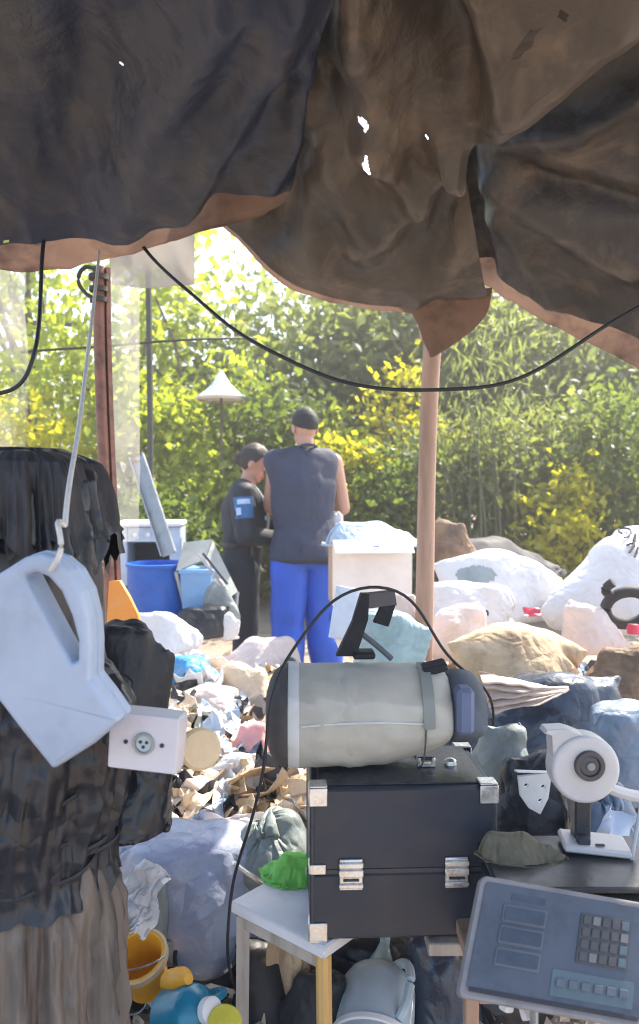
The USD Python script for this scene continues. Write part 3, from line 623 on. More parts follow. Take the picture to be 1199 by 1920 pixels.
tarp('side_tarp', 'grey brown tarp panel with an orange brown hem sloping down at the right', [
  ([(880, 525), (960, 562), (1050, 615), (1199, 690), (1420, 800)], [2.75, 2.7, 2.6, 2.45, 2.25]),
  ([(870, 430), (960, 480), (1070, 530), (1230, 590), (1450, 660)], [2.62, 2.58, 2.5, 2.36, 2.2]),
  ([(820, 250), (950, 310), (1080, 380), (1240, 430), (1470, 450)], [2.36, 2.32, 2.25, 2.15, 2.05]),
  ([(830, 120), (980, 140), (1120, 180), (1320, 200), (1520, 200)], [2.12, 2.1, 2.05, 1.95, 1.85]),
  ([(860, -40), (1020, -40), (1220, -30), (1420, 0), (1640, 0)], 1.78),
  ([(900, -320), (1100, -320), (1350, -300), (1600, -250), (1900, -200)], 1.4)],
  180, 220, 'tarp_grey', 'hem_brown', 15, [([(860, 240), (885, 400), (908, 500)], 24, -.06), ([(930, 330), (1080, 430), (1199, 500)], 30, .04), ([(960, 250), (1100, 240), (1199, 180)], 34, .045), ([(1000, 330), (1199, 380)], 26, -.035), ([(940, 400), (1050, 560)], 26, .03)],
  [(1126, 115, 4, 4, 0)], 13, .045, back=(2.5, .45))
# cloth bunched over the head of the wooden pole
pts = [(762, 570, 2.78), (800, 640, 2.83), (812, 668, 2.84), (832, 658, 2.83), (905, 606, 2.76), (922, 552, 2.74)]
def flap(rows, nu, nv, seed, amp):
    P = bicubic([[at(*c) for c in r] for r in rows], nu, nv); k = np.array(P)
    P[..., 1] += amp * (ridged(k*[1, .2, .35], 8, seed, 2) + .6*fb(k, 9, seed+1, 2))
    i, j = np.meshgrid(np.arange(nv-1), np.arange(nu-1), indexing='ij'); a = (i*nu+j).ravel()
    return trimesh.Trimesh(P.reshape(-1, 3), np.vstack([np.stack([a, a+nu, a+nu+1], 1), np.stack([a, a+nu+1, a+1], 1)]), process=False)
m = flap([[(755, 560, 2.75), (800, 555, 2.70), (850, 548, 2.68), (922, 540, 2.72)], [(778, 592, 2.79), (810, 590, 2.74), (850, 585, 2.72), (916, 580, 2.74)], [(792, 625, 2.81), (812, 625, 2.78), (850, 622, 2.76), (895, 610, 2.77)], [(799, 645, 2.83), (812, 668, 2.80), (832, 657, 2.79), (870, 630, 2.79)]], 34, 34, 3, .03)
obj('pole_cloth', solid(m, .004), 'hem_brown', tB, smooth=True)

# plastic film hanging under the dark tarp
def hang(name, label, x0, x1, y0, y1, D, mt, seed, amp=.03):
    m = flap([[(x0, y0, D), ((x0+x1)/2, y0, D), (x1, y0, D)], [(x0, (y0+y1)/2, D), ((x0+x1)/2, (y0+y1)/2, D+.02), (x1, (y0+y1)/2, D)], [(x0+3, y1, D+.02), ((x0+x1)/2, y1+6, D), (x1-2, y1, D+.01)]], 26, 26, seed, amp)
    obj(name, m, mt, smooth=True, label=label, cat='plastic sheet')
hang('plastic_sheet', 'square grey see-through plastic sheet hanging beside the pipe post under the dark tarp', 205, 365, 440, 532, 2.75, 'film_grey', 1)
hang('plastic_film', 'pale milky plastic film hanging at the far left frame edge above the draped post', -150, 48, 480, 860, 2.9, 'film_pale', 2, .05)
hang('plastic_film', 'narrow strip of pale plastic film hanging behind the rusty pipe post', 206, 262, 500, 1010, 3.1, 'film_pale', 3, .02)

# ------------------------------------------------------------------ cables, cords
def cable(name, label, pts, r, mt, cat='cable', n=60, group=None):
    obj(name, tube([at(*p) for p in pts], r, 7, n), mt, label=label, cat=cat, smooth=60)
cable('cable', 'long black cable sagging in a wide curve across the view below the tarps', [(255, 440, 2.45), (300, 498, 2.4), (370, 560, 2.35), (440, 618, 2.3), (540, 674, 2.25), (650, 717, 2.2), (740, 730, 2.2), (840, 730, 2.2), (960, 714, 2.2), (1070, 655, 2.2), (1130, 615, 2.2), (1199, 575, 2.2), (1330, 500, 2.2)], .0055, 'cable', n=90)
cable('cable', 'short black cable curving down at the left edge beside the pipe post', [(84, 440, 2.38), (77, 530, 2.3), (73, 610, 2.25), (62, 670, 2.2), (35, 722, 2.2), (-5, 738, 2.2), (-90, 742, 2.2)], .0062, 'cable')
cable('rope', 'thin dark rope stretched level behind the pipe post and thin pole', [(40, 660, 3.6), (120, 654, 3.6), (210, 648, 3.6), (300, 640, 3.6), (390, 635, 3.7), (470, 634, 4.3)], .006, 'dark_pole', cat='rope')
cable('pale_cord', 'pale cord from which the white jerrycan hangs by its handle', [(186, 470, 2.3), (170, 620, 1.75), (158, 720, 1.5), (140, 850, 1.25), (124, 960, 1.12), (122, 985, 1.105)], .0042, 'cord_white', cat='cord')

# ------------------------------------------------------------------ post draped in black plastic, far left
ax = at(42, 1400, 1.32); X0, Y0 = ax[0], 1.32
zpx = lambda y: at(70, y, 1.32)[2]
t = thing('draped_post', 'post wrapped and tied in torn black plastic and grey brown sheeting at the left edge', 'post', (X0, Y0, 0))
obj('post', tube([(0, 0, -.05), (0, 0, zpx(880))], .05, 12), 'wood_pole', t)
def drape(zs, rs, seed, nf, amp, n=220, k=110, th0=0, th1=2*PI, ragged=0, xoff=None):
    """A gathered sheet around the post. zs from top to bottom, rs its radius there."""
    th = np.linspace(th0, th1, n); s = np.linspace(0, 1, k); z = np.interp(s, np.linspace(0, 1, len(zs)), zs)
    from scipy.interpolate import PchipInterpolator
    r = PchipInterpolator(np.linspace(0, 1, len(rs)), rs)(s)
    T, S = np.meshgrid(th, s, indexing='ij'); Z = np.broadcast_to(z, T.shape).copy(); R = np.broadcast_to(r, T.shape).copy()
    q = np.stack([np.cos(T)*nf/6.0, np.sin(T)*nf/6.0, Z*1.6], -1)
    q2 = np.stack([np.cos(T), np.sin(T), Z*5], -1)
    a = np.interp(S, np.linspace(0, 1, len(amp)), amp)
    R = R * (1 + a*(1.3*ridged(q, 1.3, seed, 3) + .8*fb(q, 3.0, seed+2, 3)) + .25*a*ridged(q2, 2.6, seed+5, 2))
    if ragged: Z = Z + S**3 * ragged * (fb(np.stack([np.cos(T)*2, np.sin(T)*2, 0*T], -1), 2.2, seed+9, 3)*2)
    R = R * .91
    xo = 0 if xoff is None else np.interp(S, np.linspace(0, 1, len(xoff)), xoff)
    p = np.stack([xo + R*np.cos(T), R*np.sin(T), Z], -1).reshape(-1, 3)
    i, j = np.meshgrid(np.arange(n-1), np.arange(k-1), indexing='ij'); f0 = (i*k+j).ravel()
    return trimesh.Trimesh(p, np.vstack([np.stack([f0, f0+k+1, f0+k], 1), np.stack([f0, f0+1, f0+k+1], 1)]), process=False)
px = 1.32 / F
obj('upper_sheet', drape([zpx(y) for y in (905, 920, 1000, 1100, 1200, 1300, 1400, 1480, 1530)], [.04, .11, .128, .132, .135, .150, .160, .15, .12], 4, 13, [.0, .10, .13, .14, .14, .16, .18, .2, .1]), 'upper_wrap', t, smooth=True)
obj('crown_sheet', drape([zpx(y) for y in (838, 842, 865, 900, 960, 1030)], [.01, .075, .120, .140, .150, .155], 15, 16, [.05, .10, .12, .16, .2, .22], ragged=.10), 'black_plastic', t, smooth=True)
obj('torn_flap', drape([zpx(y) for y in (850, 870, 930, 990, 1020)], [.10, .14, .155, .158, .160], 23, 22, [.05, .1, .16, .2, .22], th0=-1.45, th1=.6, ragged=.05), 'black_rag', t, smooth=True)
obj('black_wrap', drape([zpx(y) for y in (1225, 1250, 1310, 1380, 1440, 1500, 1560, 1610, 1650)], [.125, .134, .150, .156, .160, .156, .142, .134, .144], 31, 12, [.1, .2, .3, .3, .3, .34, .28, .26, .24], ragged=.03, xoff=[0, .01, .025, .02, .01, 0, 0, 0]), 'black_plastic', t, smooth=True)
obj('lower_skirt', drape([zpx(y) for y in (1540, 1580, 1640, 1700, 1800, 1920, 2100, 2350)], [.120, .132, .143, .150, .150, .152, .156, .165], 44, 21, [.10, .15, .20, .26, .28, .28, .24, .2], ragged=.02), 'skirt', t, smooth=True)
for k, (y, r, wob) in enumerate([(1515, .160, 60), (1540, .154, -70), (1570, .149, 40), (1590, .146, -30), (1490, .163, -90), (1560, .150, 80)]):
    th = np.linspace(0, 2*PI, 70); z = zpx(y) + wob*px*np.sin(th + k*1.3)*.5 + .006*np.sin(5*th+k); rr = r + .006 + .010*np.sin(3*th+k) + .006*np.sin(7*th+2*k)
    rr = rr*.93
    obj('tie_rope', tube(np.stack([rr*np.cos(th), rr*np.sin(th), z], 1), .0042, 6), 'black_rag', t)
# black bag bulging out beside the post
c = at(235, 1545, 1.45)
obj('black_sack', moved(soft(.17, .16, .13, 61, 'wad'), c), 'black_plastic', label='small crumpled black plastic bag tucked against the draped post under the socket box', cat='bag', smooth=True)
c = at(246, 1352, 1.5)
obj('black_sack', moved(soft(.15, .13, .20, 62, 'sack'), c), 'black_rag', label='slumped dark sack beside the draped post above the socket box', cat='bag', smooth=True)
# support for bucket and socket box: a post of crates hidden behind
# ------------------------------------------------------------------ white jerrycan
J = 1.10; jc = at(90, 1230, J)
def loc(pts, D, c): return np.array([[at(x, y, D)[0]-c[0], at(x, y, D)[2]-c[2]] for x, y in pts])
body = loc([(-95, 1145), (-20, 1092), (62, 1042), (90, 1034), (122, 1043), (150, 1066), (172, 1104), (184, 1150), (188, 1200), (187, 1262), (215, 1296), (243, 1335), (180, 1388), (116, 1430), (60, 1365), (0, 1292), (-60, 1250), (-110, 1220)], J, jc)
hole = loc([(62, 1076), (84, 1069), (108, 1078), (132, 1104), (152, 1148), (164, 1192), (164, 1230), (152, 1236), (124, 1188), (94, 1134)], J, jc)
t = thing('jerrycan', 'pale blue white plastic jerrycan hanging tilted by its handle at the left', 'jerrycan', jc, rotz=-6)
pb = Polygon(body).buffer(-.006).buffer(.006, quad_segs=4); ph = Polygon(hole).buffer(-.003).buffer(.003, quad_segs=3)
bo, ho = np.array(pb.exterior.coords)[:-1], np.array(ph.exterior.coords)[:-1]
m = plate(bo, .060, .008, [ho], steps=3)
obj('body', m, 'jug_plastic', t, smooth=50)
o2 = np.array(pb.buffer(-.018).difference(ph.buffer(.022)).simplify(.001).buffer(0).exterior.coords)[:-1] if pb.buffer(-.018).difference(ph.buffer(.022)).geom_type == 'Polygon' else None
seam = np.array(pb.exterior.coords)
obj('mould_seam', tube(np.stack([seam[:, 0], 0*seam[:, 0], seam[:, 1]], 1), .0022, 5, caps=False), 'jug_plastic', t)
capc = loc([(-85, 1185)], J, jc)[0]
obj('cap', moved(lathe([(0, -.012), (.022, -.012), (.024, 0), (.024, .014), (.020, .018), (0, .018)], 20), (capc[0]-.015, 0, capc[1]), (0, -62, 0)), 'white_plastic', t)
hp = [at(x, y, J-.0) - jc for x, y in ((122, 985), (136, 1008), (137, 1025), (124, 1050), (112, 1068))]
obj('pale_cord', tube([jc + h + [0, dy, 0] for h, dy in zip(hp, (.0, -.05, -.052, -.045, .0))] , .004, 6, 24), 'cord_white', label='short loop of pale cord knotted around the jerrycan handle', cat='cord')

# ------------------------------------------------------------------ socket box and cream tub
S = 1.165; sc_ = at(278, 1385, S); k = S/F
t = thing('socket_box', 'white wall socket box with round socket and two screws, beside the jerrycan', 'socket', sc_, rot=(0, 3.5, -8))
obj('box', plate(rect(134*k, 106*k, .004), .045, .003), 'socket_white', t)
obj('socket_ring', moved(plate(disc(21*k), .006, .0015, [disc(16*k)]), (.002, -.0245, 0)), 'scrap_grey', t)
obj('socket_face', moved(plate(disc(15.5*k, 20), .004, .001), (.002, -.0225, 0)), 'can_grey', t)
for dx, dz in ((-6, 3), (6, 3), (0, -6)):
    obj('socket_hole', moved(plate(disc(3.2*k, 10), .0015, .0003), (.002+dx*k, -.0252, dz*k)), 'ink', t)
for s in (-1, 1): obj('screw', moved(plate(disc(4.2*k, 10), .003, .0008), (.002+s*35*k, -.0238, 0)), 'ink', t)
c = at(368, 1402, 1.21)
t = thing('cream_tub', 'small cream yellow plastic tub lying against the right end of the socket box', 'tub', c, rot=(78, 0, 24))
obj('body', lathe([(0, -.03), (.024, -.03), (.029, .025), (.027, .025), (.0225, -.026), (0, -.026)], 26), 'cream_plastic', t)
obj('lid', lathe([(.030, .020), (.0325, .020), (.0325, .028), (.028, .032), (0, .032)], 26), 'cream_plastic', t)

# ------------------------------------------------------------------ black case
c = at(752, 1757, 1.44); CZ = .550; cx0 = c[0]
t = thing('black_case', 'black hard case with metal corners and two clasps on the small bench', 'case', (cx0, 1.56, CZ), rotz=2.5)
cw, cd, ch = .352, .24, .290
obj('lower_shell', box(cw, cd, ch*.44, (0, 0, ch*.22), .006), 'case_black', t)
obj('upper_shell', box(cw, cd, ch*.545, (0, 0, ch*.44+.004+ch*.2725), .006), 'case_black', t)
obj('parting_strip', box(cw-.006, cd-.006, .010, (0, 0, ch*.44+.002), .001), 'case_edge', t)
for z in (.004, ch*.44-.010, ch*.44+.014, ch-.002):
    pass
for sx in (-1, 1):
    for sy in (-1, 1):
        obj('edge_trim', box(.010, .010, ch-.05, (sx*(cw/2-.003), sy*(cd/2-.003), ch/2), .003), 'case_edge', t)
        for z0, top in ((0, 0), (ch, 1)):
            zz = .018 if not top else ch-.015
            s_ = .034
            pl = [(-s_/2, -s_/2), (s_/2, -s_/2), (s_/2, s_/2), (-s_/2, s_/2)]
            m = cat_(box(s_, .004, s_, (sx*(cw/2-s_/2+.003), sy*(cd/2+.0025), zz), .0012), box(.004, s_, s_, (sx*(cw/2+.0025), sy*(cd/2-s_/2+.003), zz), .0012),
                     box(s_, s_, .004, (sx*(cw/2-s_/2+.003), sy*(cd/2-s_/2+.003), (ch+.0045) if top else -.0005), .0012))
            if top or sx < 0: obj('metal_corner', m, 'chrome', t)
    m = cat_(box(.030, .004, .018, (sx*(cw/2-.013), -(cd/2+.0025), ch*.475), .001), box(.004, .03, .018, (sx*(cw/2+.0025), -(cd/2-.013), ch*.475), .001))
    obj('side_bracket', m, 'chrome', t)
for sx in (-.285, .285):
    L = obj('clasp', box(.044, .006, .058, (sx*cw, -(cd/2+.0035), ch*.44), .0015), 'chrome', t)
    for kz, hh in ((.019, .010), (.004, .013), (-.020, .008)):
        obj('clasp_plate', box(.046, .004, hh, (sx*cw, -(cd/2+.0088), ch*.44+kz), .0014), 'chrome', L)
    obj('clasp_slot', box(.030, .003, .004, (sx*cw, -(cd/2+.0082), ch*.44-.009), .0006), 'ink', L)
obj('lid_panel', box(cw-.03, cd-.03, .004, (0, 0, ch+.0015), .0015), 'case_edge', t)
hb = obj('handle_bracket', cat_(box(.036, .014, .006, (.060, -.02, ch+.007), .0015), *[box(.007, .012, .018, (.060+s*.0145, -.02, ch+.013), .0015) for s in (-1, 1)]), 'chrome', t)
obj('handle_pin', moved(tube([(-.016, 0, 0), (.016, 0, 0)], .004, 8), (.060, -.02, ch+.019)), 'ink', hb)
obj('lock_knob', moved(lathe([(0, 0), (.013, 0), (.012, .008), (.006, .012), (0, .012)], 18), (.112, -.01, ch+.004)), 'chrome', t)

# ------------------------------------------------------------------ small bench
A, B = at(432, 1722, 1.58), at(608, 1766, 1.415); A[2] = B[2] = CZ - .022
e = B - A; e[2] = 0; Ls = np.linalg.norm(e); e /= Ls; nrm = np.array([-e[1], e[0], 0]);  nrm = nrm if nrm[1] > 0 else -nrm
LB = .62; mid = (A + B)/2 + nrm*LB/2
ang = math.degrees(math.atan2(e[1], e[0]))
t = thing('small_bench', 'small wooden bench with a pale top under the black case', 'bench', (mid[0], mid[1], 0), rotz=ang)
zt = CZ - .013
obj('top_board', box(Ls, LB, .026, (0, 0, zt-.002), .004), 'wood_top', t)
obj('apron', box(Ls-.02, .016, .030, (0, -LB/2+.02, zt-.031), .003), 'wood_pale', t)
for sx in (-1, 1):
    for sy in (-1, 1):
        xx, yy = sx*(Ls/2-.018), sy*(LB/2-.02)
        obj('leg', tube([(xx+sx*.008, yy+sy*.0, 0), (xx, yy, zt-.016)], .019 if sx < 0 else .0155, 4 if sx < 0 else 10), 'wood_pale' if sx < 0 else 'wood_yellow', t, smooth=30, label='yellow varnished bench leg' if sx > 0 and sy < 0 else None)
c = at(840, 1800, 1.46)
t = thing('plank', 'pale plank end sticking out under the right side of the black case', 'plank', (at(850, 1772, 1.45)[0], 1.60, CZ-.016))
obj('board', box(.10, .34, .026, (0, 0, 0), .003), 'wood_pale', t)

# green cloth and stick-like bits on the bench end
c = at(545, 1692, 1.68)
obj('green_cloth', moved(soft(.13, .11, .055, 71, 'flat'), (c[0], c[1], CZ)), 'green_cloth', label='crumpled bright green cloth on the bench end beside the black case', cat='cloth', smooth=True)
c = at(500, 1660, 1.80)
obj('grey_wad', moved(soft(.22, .18, .16, 73, 'tied'), (at(520, 1640, 1.86)[0], 1.86, at(520, 1640, 1.86)[2])), 'grey_bag', label='crumpled grey green plastic sheet between the blue plastic bag and the black case', cat='plastic sheet', smooth=True)
obj('metal_strip', moved(box(.10, .016, .010, (0, 0, 0), .002), at(468, 1640, 1.72), (0, 42, 20)), 'bright_metal', label='short shiny metal strip leaning at the bench corner', cat='metal strip')
# brown striped cloth hanging below the bench
t = thing('hanging_cloth', 'brown and gold creased cloth hanging under the bench between its legs', 'cloth')
m = flap([[(492, 1722, 1.60), (515, 1722, 1.62), (545, 1725, 1.60), (572, 1728, 1.61)], [(500, 1790, 1.60), (520, 1790, 1.63), (550, 1790, 1.60), (568, 1800, 1.63)], [(495, 1850, 1.60), (515, 1850, 1.63), (545, 1850, 1.60), (566, 1850, 1.63)], [(500, 1990, 1.60), (520, 2000, 1.62), (540, 2000, 1.60), (558, 1990, 1.62)]], 60, 60, 8, .10)
obj('cloth', solid(m, .003), 'tan_cloth', t, smooth=True)

# ------------------------------------------------------------------ beige cylindrical bag
BZ = CZ + ch + .004; R = .100; bc = at(700, 1335, 1.56)
x0, x1 = at(500, 1335, 1.56)[0], at(838, 1335, 1.56)[0]
t = thing('cylinder_bag', 'beige cylindrical canvas bag with dark end lying across the black case', 'bag', (bc[0], 1.565, BZ + R), rotz=1.5)
def barrel(prof, seed, crink, n=72, sag=.06):
    """(r, x) profile turned about the x axis, softened like stuffed cloth."""
    m = lathe(prof, n); v = np.array(m.vertices); v = np.stack([v[:, 2], v[:, 0], v[:, 1]], 1)
    q = v/ R; rr = 1 + crink*(ridged(q*[.8, 1, 1], 1.6, seed, 3) + 1.2*fb(q, 1.2, seed+3, 3)); v[:, 1:] *= rr[:, None]
    tp = np.clip((v[:, 0] - (a1 - .17))/.17, 0, 1)**1.6; v[:, 2] = np.where(v[:, 2] < 0, v[:, 2]*(1 - .46*tp), v[:, 2]*(1 - .06*tp))
    low = v[:, 2] < -R*.93; v[low, 2] = -R*.93 - (-(v[low, 2]) - R*.93)*.2
    f = m.faces; return trimesh.Trimesh(v, f, process=False)
a0, a1 = x0 - bc[0], x1 - bc[0]
body = [(R*.985, a0+.048)] + [(R*(1.0+.004*math.sin(k*1.1)), a0+.048+(a1-a0-.048-.05)*k/26) for k in range(1, 27)] + [(R*.99, a1-.035), (R*.955, a1-.018), (R*.90, a1-.005), (R*.84, a1), (0, a1)]
obj('body', barrel(body, 3, .065), 'canvas', t, smooth=60)
obj('light_band', barrel([(R*.975, a0+.044), (R*1.012, a0+.046), (R*1.012, a0+.066), (R*.975, a0+.068)], 3, .065), 'canvas_light', t, smooth=50)
obj('end_cap', barrel([(0, a0-.002), (R*.45, a0), (R*.72, a0+.008), (R*.88, a0+.018), (R*.965, a0+.032), (R*.985, a0+.044), (R*.97, a0+.05)], 3, .065), 'canvas_dark', t, smooth=60)
obj('side_pocket', moved(box(.034, .045, .092, (0, 0, 0), .008), (a1+.020, -R*.80, .030)), 'canvas_blue', t, smooth=30)
obj('rear_end', barrel([(R*.80, a1+.001), (R*.94, a1+.008), (R*.94, a1+.03), (R*.90, a1+.05), (R*.74, a1+.068), (R*.4, a1+.076), (0, a1+.077)], 9, .03), 'canvas_shadow', t, smooth=60)
obj('crease_fold', moved(barrel([(R*.985, a0+.15), (R*1.02, a0+.165), (R*1.0, a0+.18)], 11, .05)), 'canvas', t, smooth=60)
obj('seam', tube([(a0+.070, -R*1.01, .005), ((a0+a1)/2, -R*1.035, .012), (a1-.05, -R*1.02, .008)], .0022, 6, 20), 'canvas_light', t)
th = np.linspace(.2*PI, 1.35*PI, 30)
obj('seam_ring', tube(np.stack([np.full(30, a1-.058), -R*1.035*np.sin(th), R*1.035*np.cos(th)], 1), .0018, 5), 'canvas_dark', t)
th = np.linspace(.05, .50*PI, 14); rb = R*1.055
P1 = np.stack([np.full(14, a1-.062), -rb*np.sin(th), rb*np.cos(th)], 1); P2 = P1 + [.022, 0, 0]
v = np.vstack([P1, P2]); f = np.vstack([[(i, i+1, i+15), (i, i+15, i+14)] for i in range(13)])
obj('buckle_strap', solid(trimesh.Trimesh(v, f, process=False), .004), 'canvas_strap', t, smooth=40)
obj('buckle', moved(box(.050, .035, .018, (0, 0, 0), .004), (a1-.030, -.03, R*1.02), (10, -14, 0)), 'webbing', t)
def ribbon(pts, w, th_, n=24, side=(0, 1, 0)):
    p = spline(pts, n); s = np.asarray(side, float)*w/2; v = np.vstack([p-s, p+s]); f = np.vstack([[(i, i+1, i+n+1), (i, i+n+1, i+n)] for i in range(n-1)])
    return solid(trimesh.Trimesh(v, f, process=False), th_)
L = lambda x, y: at(x, y, 1.565) - np.array([bc[0], 1.565, BZ+R])
obj('strap', plate(np.array([L(630, 1228)[[0, 2]], L(655, 1228)[[0, 2]], L(668, 1228)[[0, 2]], L(690, 1160)[[0, 2]], L(692, 1112)[[0, 2]], L(676, 1112)[[0, 2]], L(660, 1165)[[0, 2]]]), .030, .003), 'webbing', t)
obj('strap', plate(np.array([L(700, 1166)[[0, 2]], L(728, 1174)[[0, 2]], L(742, 1132)[[0, 2]], L(714, 1136)[[0, 2]]]), .026, .003), 'webbing', t)
obj('strap_fold', plate(np.array([L(688, 1112)[[0, 2]], L(740, 1106)[[0, 2]], L(744, 1134)[[0, 2]], L(690, 1140)[[0, 2]]]), .024, .003), 'canvas_dark', t)
obj('strap_stay', tube([L(664, 1178), L(700, 1205), L(735, 1236)], .0065, 6, 8), 'canvas_shadow', t)
obj('strap_base', moved(box(.045, .05, .014, (0, 0, 0), .004), L(682, 1226)), 'webbing', t)
cable('cable', 'thin black cord looping over the beige cylindrical bag and down its left end', [(470, 1960, 1.66), (440, 1850, 1.60), (428, 1740, 1.50), (436, 1665, 1.50), (462, 1570, 1.46), (482, 1500, 1.44), (497, 1420, 1.43), (506, 1330, 1.44), (530, 1252, 1.48), (570, 1190, 1.52), (630, 1124, 1.54), (700, 1101, 1.55), (758, 1116, 1.56), (800, 1165, 1.57), (830, 1215, 1.57), (872, 1258, 1.60), (915, 1300, 1.66), (925, 1360, 1.70)], .0032, 'cable', n=90)

# ------------------------------------------------------------------ price scale, lower right
sc = at(1045, 1782, 1.16); k = 1.16/F
t = thing('price_scale', 'grey blue shop scale with three display windows and a keypad at lower right', 'scale', sc, rot=(-34, 8, -4))
pw, phh = 338*k, 212*k
sk = lambda p: np.stack([p[:, 0] + .16*(p[:, 1]), p[:, 1]], 1)
obj('bezel', plate(sk(rect(pw, phh, .010)), .030, .005), 'scale_rim', t)
obj('face', moved(plate(sk(rect(pw-.018, phh-.020, .006)), .003, .001), (0, -.0155, .002)), 'scale_face', t)
for i, z in enumerate((.052, .016, -.020)):
    pass
zs_ = [46*k, 9*k, -29*k]
for z in zs_:
    w = obj('display_frame', moved(plate(sk(rect(84*k, 32*k, .003, -75*k, z)), .003, .0008), (0, -.0178, 0)), 'scale_shell', t)
    obj('display', moved(plate(sk(rect(76*k, 23*k, .002, -75*k, z)), .002, .0005), (0, -.0195, 0)), 'lcd', w)
obj('caption_strip', moved(plate(sk(rect(66*k, 12*k, .001, -72*k, 76*k)), .001, .0002), (0, -.0172, 0)), 'lcd', t)
obj('keypad', moved(plate(sk(rect(96*k, 86*k, .003, 78*k, 26*k)), .003, .0008), (0, -.0178, 0)), 'keypad', t)
for r_ in range(4):
    for c_ in range(5):
        mt = 'key_white' if (r_, c_) in ((0, 1), (1, 4), (3, 1)) else ('key_teal' if c_ == 4 else 'key_grey')
        obj('key', moved(plate(sk(rect(14*k, 15*k, .001, (42+18*c_)*k, (58-21*r_)*k)), .002, .0005), (0, -.0205, 0)), mt, t)
obj('lower_strip', moved(plate(sk(rect(150*k, 44*k, .002, 66*k, -55*k)), .0016, .0004), (0, -.0174, 0)), 'key_teal', t)
for c_ in range(6): obj('key', moved(plate(sk(rect(16*k, 14*k, .001, (8+23*c_)*k, -54*k)), .003, .0008), (0, -.0194, 0)), 'scale_shell', t)
obj('groove', moved(plate(sk(rect(pw-.026, .006, .001, 0, -phh/2+.013)), .002, .0004), (0, -.0176, 0)), 'ink', t)
Rm = trimesh.transformations.euler_matrix(math.radians(-34), math.radians(8), math.radians(-4))[:3, :3].T
# body and platter stand level behind the panel
def into(p): return Rm @ (np.asarray(p, float) - sc)
def lvl(m): v = np.array(m.vertices); return trimesh.Trimesh((Rm @ (v - sc).T).T, m.faces, process=False)
b = at(1060, 1700, 1.30)
obj('body', lvl(box(.27, .19, .10, (b[0]+.02, 1.365, .665), .02)), 'pot_black', t)
obj('platter', lvl(box(.30, .20, .012, (b[0]+.03, 1.375, .728), .004)), 'pot_black', t)
for sx in (-1, 1): obj('foot', lvl(moved(lathe([(0, 0), (.014, 0), (.016, .03), (0, .03)], 12), (b[0]+sx*.11, 1.30, .59))), 'ink', t)
# stand below the scale
t = thing('wooden_stand', 'rough wooden stand under the shop scale', 'stand', (b[0]+.02, 1.37, 0))
obj('stand_top', box(.36, .26, .03, (0, 0, .572), .004), 'wood_pole', t)
for xx, yy, mt in ((.015, -.14, 'wood_pale'), (.062, -.14, 'wood_pole'), (-.15, .08, 'wood_pole'), (.15, .08, 'wood_pole'), (-.08, -.10, 'grey_metal')):
    obj('leg', box(.026 if mt != 'grey_metal' else .008, .03, .56, (xx, yy, .28), .003), mt, t)
for (x, y, D) in ((952, 1888, 1.2), (985, 1902, 1.2)):
    pass

# ------------------------------------------------------------------ white appliance with round head
D = 1.42; k = D/F; hc = at(1092, 1436, D)
t = thing('round_head_appliance', 'white appliance with a round head, dark hub and spout on a dark post', 'appliance', (at(1092, 1690, D)[0], D, .735))
o = np.array([at(1092, 1690, D)[0], D, .735]); hl = hc - o
obj('head', moved(plate(disc(64*k, 36), .050, .008, steps=4), hl, (0, 0, 0)), 'ivory_grey', t)
spout = loc([(1018, 1372), (1022, 1364), (1056, 1362), (1070, 1366), (1100, 1378), (1060, 1440), (1034, 1436), (1030, 1376)], D, hc)
obj('spout', moved(plate(spout, .042, .004), hl + [0, .004, 0]), 'ivory_grey', t)
obj('hub_ring', moved(plate(disc(28*k, 26), .012, .002, [disc(19*k, 26)]), hl + [.004, -.029, .010]), 'canvas_dark', t)
obj('hub_face', moved(plate(disc(18.5*k, 22), .007, .002), hl + [.004, -.0275, .010]), 'key_grey', t)
obj('hub_knob', moved(plate(disc(8*k, 16), .010, .002), hl + [.005, -.031, .010]), 'scrap_grey', t)
obj('arm', tube([hl + [45*k, .01, -42*k], hl + [80*k, .01, -56*k], hl + [150*k, .02, -68*k]], .011, 8, 10), 'ivory_grey', t)
obj('post', box(.030, .030, .17, (.0, .012, .095), .003), 'pot_black', t)
obj('base', moved(box(.120, .075, .014, (.02, 0, .010), .004), (0, 0, 0), (0, 3, -8)), 'ivory_grey', t)
obj('base_block', box(.022, .02, .012, (-.005, -.018, .022), .002), 'ink', t)
obj('base_slot', moved(box(.016, .008, .002, (.022, -.030, .0185), .0005)), 'ink', t)
# dented plate, black bag, small things on the right
c = at(1000, 1488, 1.60)
t = thing('triangular_plate', 'pale triangular metal plate with small holes beside the round appliance head', 'plate', c, rot=(8, 0, 6))
kk = 1.60; pl = loc([(968, 1452), (1034, 1446), (1030, 1498), (1016, 1530), (992, 1516), (974, 1490)], kk, c)
hs = [disc(.0042, 10, *loc([q], kk, c)[0]) for q in ((985, 1470), (1018, 1474), (1014, 1502))]
obj('plate', plate(pl, .008, .002, hs), 'white_plastic', t)
obj('plate_lip', moved(box(.078, .018, .004, (0, 0, 0), .001), (.0, .004, .047), (-20, 4, 0)), 'white_plastic', t)
c = at(990, 1625, 1.72)
obj('black_sack', moved(soft(.22, .20, .26, 81, 'sack'), (c[0], 1.76, c[2])), 'black_plastic', label='glossy black plastic bag directly right of the black case', cat='bag', smooth=True)
obj('white_tube', tube([at(1036, 1632, 1.52), at(1072, 1586, 1.54)], [.010, .012], 10, 6), 'white_plastic', label='short white plastic tube lying below the round appliance', cat='tube')
obj('olive_rag', moved(soft(.15, .09, .045, 83, 'flat'), (at(985, 1660, 1.36)[0], 1.39, .733)), 'olive_rag', label='crumpled olive rag lying on the shop scale platter', cat='rag', smooth=True)
